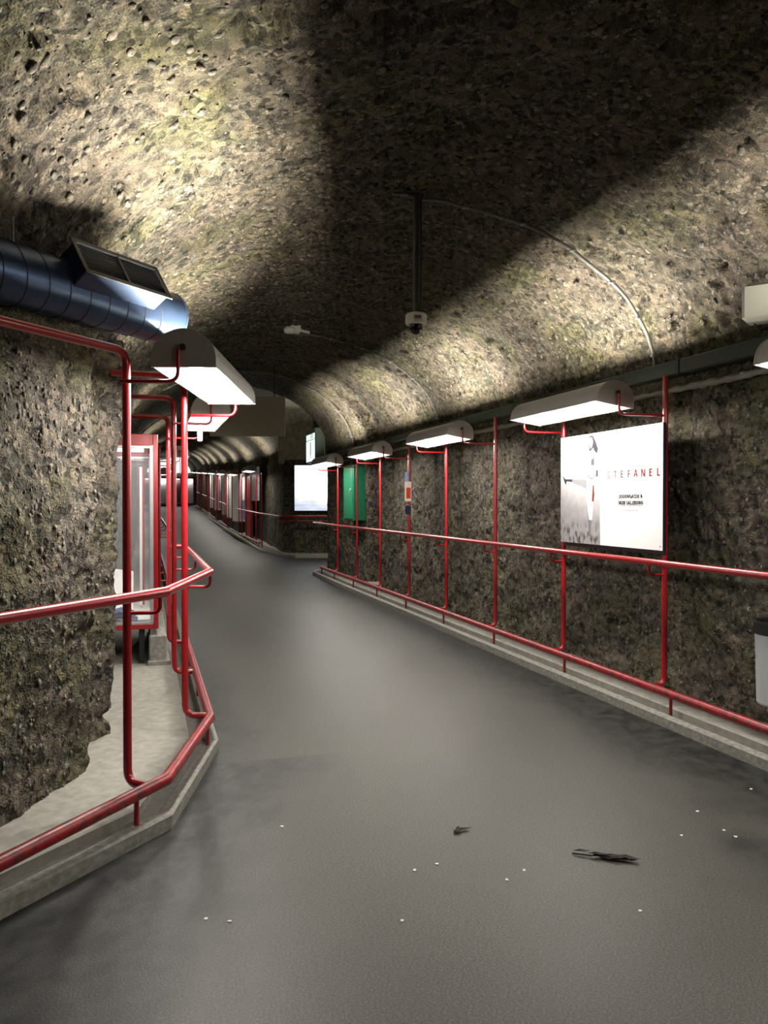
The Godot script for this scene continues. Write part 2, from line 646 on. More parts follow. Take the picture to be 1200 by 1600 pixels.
func pebbles(parent: Node, count: int, where: Callable) -> void:
	var ball := SphereMesh.new()
	ball.radius = 1.0
	ball.height = 2.0
	ball.radial_segments = 9
	ball.rings = 5
	ball.material = M.pebble
	var mm := MultiMesh.new()
	mm.transform_format = MultiMesh.TRANSFORM_3D
	mm.use_colors = true
	mm.mesh = ball
	mm.instance_count = count
	for i in count:
		var q: Array = where.call()
		var n: Vector3 = q[1]
		var r := 0.005 + (0.020 if parent.name == "ceiling" else 0.013) * pow(rng.randf(), 2.6)
		var side := n.cross(Vector3(rng.randf_range(-1, 1), rng.randf_range(-1, 1), rng.randf_range(-1, 1))).normalized()
		var b := Basis(side * r * rng.randf_range(0.9, 1.5), n * r * rng.randf_range(0.5, 0.8), side.cross(n) * r * rng.randf_range(0.75, 1.1))
		mm.set_instance_transform(i, Transform3D(b, q[0] + n * (relief(q[0], 1.0) + 0.001 - r * 0.15)))
		var v := rng.randf_range(0.7, 1.8)
		var w := rng.randf_range(-0.08, 0.08)
		mm.set_instance_color(i, Color(v * (1.0 + w), v, v * (1.0 - w)))
	var o := MultiMeshInstance3D.new()
	o.name = "pebbles"
	o.multimesh = mm
	o.set_meta("kind", "stuff")
	parent.add_child(o, true)


func floor_dirt(p: Vector3) -> Color:
	var s := -(p.x - 1.85) * SI - p.z * CO
	var r := (p.x - 1.85) * CO - p.z * SI
	var n := nz_mid.get_noise_3dv(p * 0.55) * 0.5 + 0.5
	var n2 := nz_fine.get_noise_3dv(p * 0.8) * 0.5 + 0.5
	var n3 := nz_fine.get_noise_3dv(p * 2.2 + Vector3(5, 0, 5)) * 0.5 + 0.5
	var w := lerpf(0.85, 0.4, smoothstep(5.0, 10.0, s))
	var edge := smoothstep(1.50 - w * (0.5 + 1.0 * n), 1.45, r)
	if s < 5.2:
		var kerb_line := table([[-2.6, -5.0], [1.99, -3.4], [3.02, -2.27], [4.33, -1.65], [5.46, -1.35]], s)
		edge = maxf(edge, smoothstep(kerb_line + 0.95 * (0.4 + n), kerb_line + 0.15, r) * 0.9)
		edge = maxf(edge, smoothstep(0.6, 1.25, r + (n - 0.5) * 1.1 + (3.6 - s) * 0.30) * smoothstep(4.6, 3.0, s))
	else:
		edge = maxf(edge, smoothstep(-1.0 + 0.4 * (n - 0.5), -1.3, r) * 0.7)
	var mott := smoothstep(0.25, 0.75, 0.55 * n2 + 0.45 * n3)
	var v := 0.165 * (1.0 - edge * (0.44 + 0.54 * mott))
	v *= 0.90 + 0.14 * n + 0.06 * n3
	return Color(v * (1.0 - 0.06 * edge), v * (0.985 - 0.015 * edge), v * (0.92 + 0.10 * edge))


func floor_and_kerbs() -> void:
	# asphalt path, finer near the viewer
	var make := func(s0: float, s1: float, r0: float, r1: float, step: float) -> ArrayMesh:
		var nu := int((s1 - s0) / step) + 1
		var nv := int((r1 - r0) / step) + 1
		var p := PackedVector3Array()
		var c := PackedColorArray()
		for i in nu:
			for j in nv:
				var s := s0 + (s1 - s0) * i / (nu - 1)
				var q := T(s, r0 + (r1 - r0) * j / (nv - 1), rise(s))
				p.append(q)
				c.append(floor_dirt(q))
		return sheet(p, nu, nv, c)
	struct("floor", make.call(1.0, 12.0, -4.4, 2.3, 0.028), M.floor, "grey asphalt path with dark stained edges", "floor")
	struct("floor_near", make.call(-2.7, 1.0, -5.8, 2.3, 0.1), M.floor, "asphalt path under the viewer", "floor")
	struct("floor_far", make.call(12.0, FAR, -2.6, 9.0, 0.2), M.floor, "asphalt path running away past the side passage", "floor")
	# kerbs: outer stone, gutter, raised concrete strip
	var lift := func(at: Vector2) -> float: return rise(-(at.x - 1.85) * SI + at.y * CO)
	var kerb := [[0.0, -0.02], [0.0, 0.062], [0.008, 0.07], [0.062, 0.07], [0.07, 0.062], [0.07, 0.03]]
	var gutter := [[0.07, 0.03], [0.17, 0.03]]
	var strip := [[0.17, 0.02], [0.17, 0.075], [0.18, 0.082], [1.3, 0.09]]
	var along := func(r: float, list: Array) -> Array:
		var out := []
		for s in list:
			var q := T(s, r, 0)
			out.append(Vector2(q.x, -q.z))
		return out
	var right_path: Array = along.call(1.555, [-2.6, 2, 6, 10, 14, 16.4, 16.75])
	var e := T(17.15, 1.72, 0)
	var e2 := T(17.3, 2.4, 0)
	right_path += [Vector2(e.x, -e.z), Vector2(e2.x, -e2.z)]
	var left_path := [Vector2(-2.85, -0.1), Vector2(-1.376, 2.867), Vector2(-0.975, 3.67)]
	left_path += along.call(-1.345, [5.46, 8, 12, 16, 20, 28, 40, FAR])
	var n := 0
	for q in [[right_path, 1.0, "right"], [left_path, -1.0, "left"]]:
		var o := struct("kerb_" + q[2], done(swept(q[0], kerb, q[1], lift)), M.kerb, "low worn concrete kerb edging the path on the %s" % q[2], "kerb")
		piece("gutter", swept(q[0], gutter, q[1], lift), M.dark_concrete if M.has("dark_concrete") else M.kerb, o)
		piece("concrete_strip", swept(q[0], strip, q[1], lift), M.strip, o)
		n += 1


# ---------------------------------------------------------------- lamps
func make_lamp() -> void:
	# local frame: z along the lamp, +x towards its wall, y up; the lower opening lies at y = 0
	var L := 1.36
	var outer := []
	for k in 13:
		var a := PI - k * (PI * 0.5 + 0.10) / 12.0
		outer.append(Vector2(cos(a) * 0.145, 0.035 + sin(a) * 0.135))
	outer.insert(0, Vector2(-0.145, 0.0))
	var wallside := []
	for k in 5:
		var a := 0.95 - k * 0.95 / 4.0
		wallside.append(Vector2(cos(a) * 0.145, 0.035 + sin(a) * 0.135))
	wallside.append(Vector2(0.145, 0.0))
	var full := []
	for k in 21:
		var a := PI - k * PI / 20.0
		full.append(Vector2(cos(a) * 0.147, 0.035 + sin(a) * 0.137))
	full.append(Vector2(0.147, -0.004))
	full.append(Vector2(-0.147, -0.004))
	var o := Node3D.new()
	var st := mb()
	var shellp := func(pts: Array, t: float) -> void:
		var inner := []
		for v in pts:
			var c := Vector2(0, 0.035)
			inner.append(v - (v - c).normalized() * t)
		extrude(st, pts, -L / 2, L / 2, false, true)
		extrude(st, inner, -L / 2, L / 2, false, true)
		st.set_smooth_group(-1)
		for e in [0, pts.size() - 1]:
			quad(st, Vector3(pts[e].x, pts[e].y, -L / 2), Vector3(inner[e].x, inner[e].y, -L / 2), Vector3(inner[e].x, inner[e].y, L / 2), Vector3(pts[e].x, pts[e].y, L / 2))
	shellp.call(outer, 0.006)
	shellp.call(wallside, 0.006)
	piece("hood", st, M.hood, o)
	for sg in [-1.0, 1.0]:
		st = mb()
		plate(st, full, sg * (L / 2 + 0.008))
		plate(st, full, sg * (L / 2 - 0.004))
		extrude(st, full, sg * (L / 2 - 0.004), sg * (L / 2 + 0.008))
		var ep := piece("end_plate", st, M.hood, o)
		st = mb()
		tube(st, [Vector3(0.0, 0.085, sg * L / 2), Vector3(0.0, 0.085, sg * (L / 2 + 0.03))], 0.014)
		piece("pivot_bolt", st, M.dark, ep)
	st = mb()
	bx(st, Vector3(0, 0.052, 0), Vector3(0.262, 0.012, L - 0.02), 0.002)
	piece("reflector", st, M.reflector, o)
	st = mb()
	bx(st, Vector3(0, 0.008, 0), Vector3(0.268, 0.010, L - 0.03), 0.003)
	piece("diffuser", st, M.diffuser, o)
	st = mb()
	tube(st, [Vector3(0.03, 0.074, -L / 2 + 0.04), Vector3(0.03, 0.074, L / 2 - 0.04)], 0.012, 10)
	piece("fluorescent_tube", st, M.tubelight, o)
	var down := AreaLight3D.new()
	down.name = "light_down"
	down.area_size = Vector2(0.25, L - 0.05)
	down.rotation = Vector3(-PI / 2, 0, 0)
	down.position = Vector3(0, -0.006, 0)
	down.light_color = Color(1.0, 0.975, 0.94)
	down.light_energy = LAMP_DOWN
	down.area_range = 30.0
	down.shadow_enabled = true
	o.add_child(down)
	for e in [-0.38, 0.38]:
		var side := OmniLight3D.new()
		side.name = "light_side"
		side.position = Vector3(0, -0.014, e)
		side.light_size = 0.02
		side.light_color = Color(1.0, 0.975, 0.94)
		side.light_energy = LAMP_SIDE
		side.omni_range = 30.0
		side.omni_attenuation = 2.0
		side.shadow_enabled = true
		o.add_child(side, true)
	var up := AreaLight3D.new()
	up.name = "light_up"
	up.area_size = Vector2(0.035, L - 0.08)
	up.rotation = Vector3(PI / 2, 0, 0)
	up.position = Vector3(0.035, 0.09, 0)
	up.light_color = Color(1.0, 0.965, 0.89)
	up.light_energy = LAMP_UP
	up.area_range = 30.0
	up.shadow_enabled = true
	o.add_child(up)
	lamp_proto = o

const LAMP_DOWN := 2.3
const LAMP_SIDE := 0.45
const LAMP_UP := 11.0

func lamp(label: String, at: Vector3, turn: float, tilt: float, flip: bool, group := "", up := 1.0) -> Node3D:
	var o: Node3D = lamp_proto.duplicate()
	o.name = numbered("wall_lamp")
	add_child(o)
	o.basis = Basis(Vector3.UP, turn + (PI if flip else 0.0)) * Basis(Vector3.FORWARD, tilt)
	o.position = at
	tag(o, label, "lamp", group)
	o.get_node("light_up").light_energy *= up
	if up < 1.0:
		for l in o.find_children("light_side*", "OmniLight3D", false, false):
			l.free()
	return o

func lamps() -> void:
	var row := "hooded lamps along the right railing"
	var names := {
		-4: "white hooded lamp over the right railing behind the viewer",
		-2: "white hooded lamp cut off by the frame beside the loudspeaker",
		0: "large white hooded lamp directly above the fashion poster",
		2: "white hooded lamp next after the one above the fashion poster",
		4: "white hooded lamp second before the end of the right railing",
		6: "white hooded lamp above the green cabinet at the railing's end"}
	for k in names:
		lamp(names[k], T(5.40 + 1.43 * (k + 0.5), 1.383, 2.19), TURN, 0.15, false, row)
	var lrow := "hooded lamps along the left railing"
	var near_left := lamp("large white hooded lamp under the end of the blue duct", XD(-0.93, 4.32, 2.12), 0.03, 0.0, true, lrow)
	for l in near_left.find_children("light_*", "Light3D", false, false):
		l.light_energy *= 1.7 if l.name == "light_up" else (1.25 if l.name == "light_down" else 2.2)
	var l1 := lamp("white hooded lamp behind the first left one, with a small sensor below", T(7.45, -1.28, 2.17), TURN, 0.0, true, lrow)
	var st := mb()
	lathe(st, [[0.0, -0.11], [0.022, -0.10], [0.024, -0.02], [0.024, 0.0]], Vector3(0, 0, 0.6))
	piece("sensor", st, M.white, l1)


# ---------------------------------------------------------------- railings
func post(parent: Node, base: Vector3, toward: Vector3, wallward: Vector3, rail: float, top: float, y0: float, back := 0.42) -> void:
	# a post whose foot bends into the bottom rail and whose head bends to the wall
	var st := mb()
	var pts := [base + toward * rail + Vector3(0, y0 + 0.205, 0), base + Vector3(0, y0 + 0.205, 0), base + Vector3(0, top, 0), base + wallward * back + Vector3(0, top, 0)]
	if back <= 0.0:
		pts.pop_back()
	tube(st, fillet(pts, 0.07), 0.02)
	piece("post", st, M.red, parent)

func arm(parent: Node, base: Vector3, toward: Vector3, reach: float, y: float, along: Vector3) -> void:
	var st := mb()
	var pts := [base + Vector3(0, y - 0.045, 0), base + toward * reach + Vector3(0, y - 0.045, 0), base + toward * reach + Vector3(0, y + 0.085, 0), base + toward * reach - along * 0.0 + Vector3(0, y + 0.10, 0)]
	tube(st, fillet(pts, 0.05), 0.0095, 8)
	piece("lamp_arm", st, M.red, parent)

func hook(parent: Node, base: Vector3, toward: Vector3, reach: float, y: float) -> void:
	var st := mb()
	var pts := [base + Vector3(0, y - 0.085, 0), base + toward * reach + Vector3(0, y - 0.085, 0), base + toward * reach + Vector3(0, y - 0.01, 0)]
	tube(st, fillet(pts, 0.04), 0.009, 8)
	piece("handrail_bracket", st, M.red, parent)

func stub(parent: Node, at: Vector3, y0: float) -> void:
	var st := mb()
	tube(st, [at + Vector3(0, y0 + 0.02, 0), at + Vector3(0, y0 + 0.20, 0)], 0.012, 8)
	piece("foot", st, M.red, parent)

func railings() -> void:
	var u := T(1, 0, 0) - T(0, 0, 0)
	var v := T(0, 1, 0) - T(0, 0, 0)
	# right railing
	var o := thing("red_railing", "long red tubular railing in front of the right rock wall", "railing")
	for k in range(-4, 8):
		var s := 5.40 + 1.43 * k
		post(o, T(s, 1.77, 0), -v, v, 0.13, 2.40, 0.0, 0.0)
		var lamp_end := (k % 2 == 0)
		arm(o, T(s + (0.0 if lamp_end else 0.02), 1.77, 0), -v, 0.375, 2.165, u)
		hook(o, T(s, 1.77, 0), -v, 0.13, 1.075)
	for k in range(-4, 8):
		stub(o, T(5.15 + 1.43 * k, 1.64, 0), 0.0)
	stub(o, T(16.25, 1.64, 0), 0.0)
	var st := mb()
	tube(st, fillet([T(-1.5, 1.64, 1.085), T(6, 1.64, 1.085), T(12, 1.64, 1.085), T(17.1, 1.64, 1.085), T(17.2, 1.75, 1.085), T(17.0, 1.80, 1.085)], 0.08), 0.023, 14)
	piece("handrail", st, M.red, o)
	st = mb()
	tube(st, [T(-1.5, 1.64, 0.205), T(6, 1.64, 0.205), T(12, 1.64, 0.205), T(16.3, 1.64, 0.205)], 0.03, 14)
	piece("bottom_rail", st, M.red_worn, o)
	# left railing, bent round the rock pillar
	o = thing("red_railing", "red tubular railing bent round the left rock pillar", "railing")
	var c1 := XD(-1.02, 3.74, 0)
	var c2 := XD(-1.05, 4.82, 0)
	var near := XD(-2.30, 0.62, 0)
	var fin := T(8.45, -1.395, 0)
	var up := Vector3.UP
	st = mb()
	tube(st, fillet([near + up * 1.085, c1 + up * 1.085, c2 + up * 1.085, fin + up * 1.085, fin - v * 0.15 + up * 1.085], 0.025, 3), 0.024, 14)
	piece("handrail", st, M.red, o)
	st = mb()
	tube(st, fillet([near + up * 0.205, c1 + up * 0.205, c2 + up * 0.205, fin + up * 0.205], 0.10, 5), 0.03, 14)
	piece("bottom_rail", st, M.red_worn, o)
	var w := (c1 - near).normalized()
	var wn := Vector3(-w.z, 0, w.x)          # towards the path from the near stretch
	post(o, XD(-1.19, 3.70, 0), (c1 + XD(-0.06, -0.1, 0) - XD(-1.19, 3.70, 0)).normalized(), (XD(-0.41, -0.91, 0)).normalized(), 0.13, 2.20, 0.0, 2.3)
	post(o, XD(-1.212, 4.86, 0), Vector3(1, 0, 0), -v, 0.15, 2.27, 0.0)
	post(o, T(6.84, -1.555, 0), v, -v, 0.16, 2.30, 0.0)
	post(o, T(8.24, -1.555, 0), v, -v, 0.16, 2.30, 0.0)
	post(o, XD(-2.25, 1.2, 0), wn, -wn, 0.13, 2.30, 0.0)
	arm(o, XD(-1.19, 3.62, 0), Vector3(1, 0, 0), 0.26, 2.095, u)
	arm(o, XD(-1.212, 5.03, 0), Vector3(1, 0, 0), 0.28, 2.095, u)
	arm(o, T(6.74, -1.555, 0), v, 0.275, 2.145, u)
	arm(o, T(8.16, -1.555, 0), v, 0.275, 2.145, u)
	hook(o, XD(-1.19, 3.70, 0), (XD(1, 0.1, 0)).normalized(), 0.15, 1.075)
	hook(o, XD(-1.212, 4.86, 0), Vector3(1, 0, 0), 0.155, 1.075)
	hook(o, T(6.84, -1.555, 0), v, 0.16, 1.075)
	hook(o, T(8.24, -1.555, 0), v, 0.16, 1.075)
	for q in [XD(-1.10, 3.54, 0), XD(-1.045, 4.72, 0), T(6.6, -1.395, 0), T(7.7, -1.395, 0), XD(-1.75, 1.95, 0)]:
		stub(o, q, 0.0)


# ---------------------------------------------------------------- posters
func fill_poly(im: Image, pts: Array, c: Color) -> void:
	var pv := PackedVector2Array(pts)
	var lo := pv[0]
	var hi := pv[0]
	for p in pv:
		lo = lo.min(p)
		hi = hi.max(p)
	for y in range(maxi(0, int(lo.y)), mini(im.get_height() - 1, int(hi.y)) + 1):
		for x in range(maxi(0, int(lo.x)), mini(im.get_width() - 1, int(hi.x)) + 1):
			if Geometry2D.is_point_in_polygon(Vector2(x + 0.5, y + 0.5), pv):
				im.set_pixel(x, y, c)

func stroke(im: Image, pts: Array, w: float, c: Color) -> void:
	for i in pts.size() - 1:
		var a: Vector2 = pts[i]
		var b: Vector2 = pts[i + 1]
		var n := (b - a).orthogonal().normalized() * w / 2.0
		fill_poly(im, [a + n, b + n, b - n, a - n], c)

func fashion_print() -> ImageTexture:
	# the printed sheet: a model in white kicking one leg out, on grey ground; the right half stays white
	var W := 720
	var H := 455
	var im := Image.create(W, H, false, Image.FORMAT_RGB8)
	im.fill(Color(0.93, 0.93, 0.94))
	var g := noise(61, 0.02, FastNoiseLite.TYPE_SIMPLEX_SMOOTH, 4)
	for y in H:
		for x in int(W * 0.44):
			var fy := float(y) / H
			var v := lerpf(0.90, 0.60, smoothstep(0.15, 0.75, fy - 0.35 * (float(x) / W - 0.1)))
			v += 0.05 * g.get_noise_2d(x, y)
			v -= maxf(0.0, g.get_noise_2d(x * 1.5, y * 0.8 + 300.0)) * 0.75 * smoothstep(0.72, 0.97, fy + 0.03 * sin(x * 0.06))
			im.set_pixel(x, y, Color(v, v * 0.985, v * 1.0))
	var white := Color(0.96, 0.96, 0.96)
	var darkc := Color(0.16, 0.16, 0.20)
	var grey := Color(0.45, 0.45, 0.47)
	var V := func(x: float, y: float) -> Vector2: return Vector2(x * W, y * H)
	# standing leg, raised leg, torso, arm
	fill_poly(im, [V.call(0.285, 0.40), V.call(0.375, 0.42), V.call(0.37, 0.60), V.call(0.355, 0.78), V.call(0.325, 0.78), V.call(0.30, 0.62), V.call(0.285, 0.50)], white)
	stroke(im, [V.call(0.29, 0.52), V.call(0.30, 0.64), V.call(0.325, 0.78)], 2.5, Color(0.55, 0.55, 0.57))
	fill_poly(im, [V.call(0.31, 0.78), V.call(0.345, 0.78), V.call(0.338, 0.93), V.call(0.325, 0.93)], grey)
	fill_poly(im, [V.call(0.30, 0.41), V.call(0.30, 0.50), V.call(0.22, 0.47), V.call(0.13, 0.435), V.call(0.14, 0.405), V.call(0.22, 0.41)], Color(0.55, 0.55, 0.56))
	fill_poly(im, [V.call(0.14, 0.46), V.call(0.24, 0.47), V.call(0.27, 0.505), V.call(0.18, 0.53), V.call(0.155, 0.54)], white)
	fill_poly(im, [V.call(0.14, 0.405), V.call(0.13, 0.43), V.call(0.075, 0.42), V.call(0.06, 0.455), V.call(0.045, 0.43), V.call(0.02, 0.36), V.call(0.055, 0.40)], darkc)
	fill_poly(im, [V.call(0.315, 0.17), V.call(0.375, 0.19), V.call(0.38, 0.42), V.call(0.285, 0.42), V.call(0.27, 0.34)], white)
	stroke(im, [V.call(0.325, 0.16), V.call(0.30, 0.24), V.call(0.265, 0.34)], 4.5, Color(0.25, 0.2, 0.2))
	stroke(im, [V.call(0.37, 0.14), V.call(0.372, 0.40)], 5.5, darkc)
	stroke(im, [V.call(0.30, 0.37), V.call(0.34, 0.405), V.call(0.365, 0.41)], 4.5, Color(0.25, 0.25, 0.27))
	fill_poly(im, [V.call(0.345, 0.23), V.call(0.372, 0.225), V.call(0.37, 0.285), V.call(0.342, 0.29)], Color(0.30, 0.30, 0.36))
	fill_poly(im, [V.call(0.395, 0.33), V.call(0.418, 0.335), V.call(0.416, 0.395), V.call(0.393, 0.39)], Color(0.25, 0.25, 0.30))
	fill_poly(im, [V.call(0.36, 0.47), V.call(0.372, 0.46), V.call(0.38, 0.55), V.call(0.372, 0.62), V.call(0.352, 0.61)], Color(0.42, 0.22, 0.16))
	# hair and face
	fill_poly(im, [V.call(0.335, 0.015), V.call(0.362, 0.02), V.call(0.39, 0.07), V.call(0.415, 0.14), V.call(0.41, 0.185), V.call(0.385, 0.17), V.call(0.365, 0.13), V.call(0.345, 0.155), V.call(0.325, 0.16), V.call(0.322, 0.13), V.call(0.312, 0.09), V.call(0.316, 0.04)], darkc)
	fill_poly(im, [V.call(0.325, 0.04), V.call(0.35, 0.035), V.call(0.362, 0.07), V.call(0.355, 0.115), V.call(0.338, 0.135), V.call(0.324, 0.10)], Color(0.93, 0.90, 0.88))
	# small print under the address
	for q in [[0.635, 0.645, 0.19], [0.67, 0.685, 0.12]]:
		var x := float(q[0]) * W
		while x < (float(q[0]) + float(q[2])) * W:
			var wd := rng.randf_range(2.0, 6.0)
			im.fill_rect(Rect2i(int(x), int(float(q[1]) * H), int(wd), 5), Color(0.42, 0.42, 0.44))
			x += wd + 2.0
	return ImageTexture.create_from_image(im)

func posters() -> void:
	var font := SystemFont.new()
	font.font_names = PackedStringArray(["Droid Sans"])
	font.font_weight = 700
	var w := 1.44
	var h := 0.905
	var o := thing("wall_poster", "white fashion poster of a kicking woman below the nearest right lamp", "poster", T(6.066, 1.715, 1.615), TURN - PI / 2)
	# local frame: +z towards the path, +x towards the viewer
	var st := mb()
	bx(st, Vector3(0, 0, -0.014), Vector3(w, h, 0.024), 0.003)
	bx(st, Vector3(0, -0.03, -0.030), Vector3(w - 0.02, h, 0.014), 0.003)
	piece("backing_board", st, M.black, o)
	var pm := mat(Color.WHITE, 0.35)
	pm.albedo_texture = fashion_print()
	var pic := part("printed_sheet", picture(w - 0.004, h - 0.004), pm, o)
	pic.position.z = 0.0
	var glare_shades := [Color(0.50, 0.46, 0.46), Color(0.38, 0.33, 0.33), Color(0.34, 0.28, 0.28), Color(0.36, 0.24, 0.25), Color(0.50, 0.10, 0.14), Color(0.50, 0.03, 0.07), Color(0.48, 0.025, 0.06), Color(0.46, 0.02, 0.05)]  # first letters greyed in their colour to stand for lamp glare over red print
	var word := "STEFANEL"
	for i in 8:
		var l := part("letter", lettering(word[i], 0.056, font), mat(glare_shades[i], 0.5), o)
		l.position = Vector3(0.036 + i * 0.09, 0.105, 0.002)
	var grey := mat(Color(0.13, 0.13, 0.14), 0.5)
	var a := part("lettering", lettering("JUDENGASSE 6", 0.026, font), grey, o)
	a.position = Vector3(0.329, -0.064, 0.002)
	var b := part("lettering", lettering("5020 SALZBURG", 0.026, font), grey, o)
	b.position = Vector3(0.329, -0.112, 0.002)
	a.scale.x = 1.2
	b.scale.x = 1.2
	for q in [[-1, 1], [1, 1], [1, -1], [-1, -1]]:
		st = mb()
		tube(st, [Vector3(q[0] * (w / 2 - 0.03), q[1] * (h / 2 - 0.03), -0.002), Vector3(q[0] * (w / 2 - 0.03), q[1] * (h / 2 - 0.03), 0.003)], 0.005, 8)
		piece("screw", st, M.steel, o)


# ---------------------------------------------------------------- things on the vault
func arch(called: String, label: String, s: float, a0: float, a1: float, r: float) -> void:
	var st := mb()
	var pts := []
	for k in 41:
		var a := lerpf(a0, a1, k / 40.0)
		var p := vault(s, a)
		var inw := ((T(s, 0, spring(s) + 0.3)) - p).normalized()
		pts.append(p + inw * (0.055 + 0.02 * nz_mid.get_noise_3dv(p)))
	tube(st, pts, r, 10)
	var o := thing(called, label, "conduit")
	piece("pipe", st, M.conduit, o)
	for k in range(3, 40, 6):
		st = mb()
		var p: Vector3 = pts[k]
		bx(st, p, Vector3(0.05, 0.02, 0.03), 0.004, Basis(Vector3.UP, TURN))
		piece("clip", st, M.steel, o)

func ceiling_fittings() -> void:
	arch("conduit_pipe", "thin grey conduit arching from the camera pole to the right wall", 5.81, 0.02, PI * 0.52, 0.013)
	arch("conduit_pipe", "thin conduit arching across the vault at the white junction box", 10.5, 0.02, PI * 0.5, 0.013)
	arch("conduit_pipe", "far thin conduit arching over the hanging sign", 15.0, 0.02, PI * 0.75, 0.014)
	# dome camera on its pole
	var top := crown(5.81) - 0.03
	var o := thing("security_camera", "white dome security camera hanging on a long grey ceiling pole", "camera", T(5.81, 0.043, 0))
	var st := mb()
	tube(st, [Vector3(0, 2.82, 0), Vector3(0, top, 0)], 0.022, 14)
	piece("pole", st, M.dark_pole, o)
	st = mb()
	tube(st, [Vector3(0.032, 2.79, 0.01), Vector3(0.034, 3.3, 0.012), Vector3(0.032, top - 0.03, 0.012), Vector3(0.06, top, 0.0)], 0.008, 8)
	piece("cable", st, M.black, o)
	st = mb()
	bx(st, Vector3(0, top, 0), Vector3(0.14, 0.02, 0.14), 0.004)
	piece("mounting_plate", st, M.dark, o)
	st = mb()
	lathe(st, [[0.0, 2.825], [0.03, 2.825], [0.066, 2.815], [0.073, 2.805], [0.075, 2.75], [0.070, 2.74], [0.0, 2.74]], Vector3.ZERO)
	piece("housing", st, M.white, o)
	st = mb()
	var prof := []
	for k in 9:
		var a := k * PI / 16.0
		prof.append([0.048 * cos(a), 2.74 - 0.02 - 0.048 * sin(a)])
	prof.insert(0, [0.048, 2.74])
	lathe(st, prof, Vector3.ZERO)
	piece("dome", st, M.cam_dome, o)
	st = mb()
	bx(st, Vector3(0.01, 2.78, 0.073), Vector3(0.05, 0.022, 0.006), 0.002)
	piece("label_plate", st, M.grey, o)
	# white junction box on the crown
	var cy := crown(10.2)
	o = thing("junction_box", "small white junction box with a sensor on the ceiling crown", "junction box", T(10.2, 0.0, cy - 0.02), TURN)
	st = mb()
	bx(st, Vector3(0, -0.04, 0), Vector3(0.12, 0.09, 0.12), 0.008)
	piece("box", st, M.white, o)
	st = mb()
	lathe(st, [[0.0, -0.02], [0.06, -0.02], [0.075, 0.02], [0.05, 0.05], [0.0, 0.05]], Vector3(-0.08, -0.08, 0.05))
	piece("sensor", st, M.white, o)
	st = mb()
	tube(st, [Vector3(0.06, -0.05, 0.0), Vector3(0.12, -0.07, 0.03), Vector3(0.17, -0.08, 0.04)], 0.018, 8)
	piece("cable_gland", st, M.white, o)
	# hanging sign seen from behind
	o = thing("hanging_sign", "plain grey back of a rectangular sign hanging from the vault", "sign", T(14.5, -0.05, 0), TURN - 0.25)
	st = mb()
	bx(st, Vector3(0, 3.0, 0), Vector3(1.30, 0.69, 0.05), 0.006)
	piece("panel", st, M.sign_back, o)
	for x in [-0.5, 0.46]:
		st = mb()
		tube(st, [Vector3(x, 3.3, 0), Vector3(x, crown(14.5) - 0.02, 0)], 0.009, 8)
		piece("rod", st, M.black, o)
	st = mb()
	tube(st, [Vector3(0.56, 3.3, 0.02), Vector3(0.57, 3.6, 0.03), Vector3(0.60, crown(14.5) - 0.03, 0.0)], 0.004, 6)
	piece("wire", st, M.black, o)


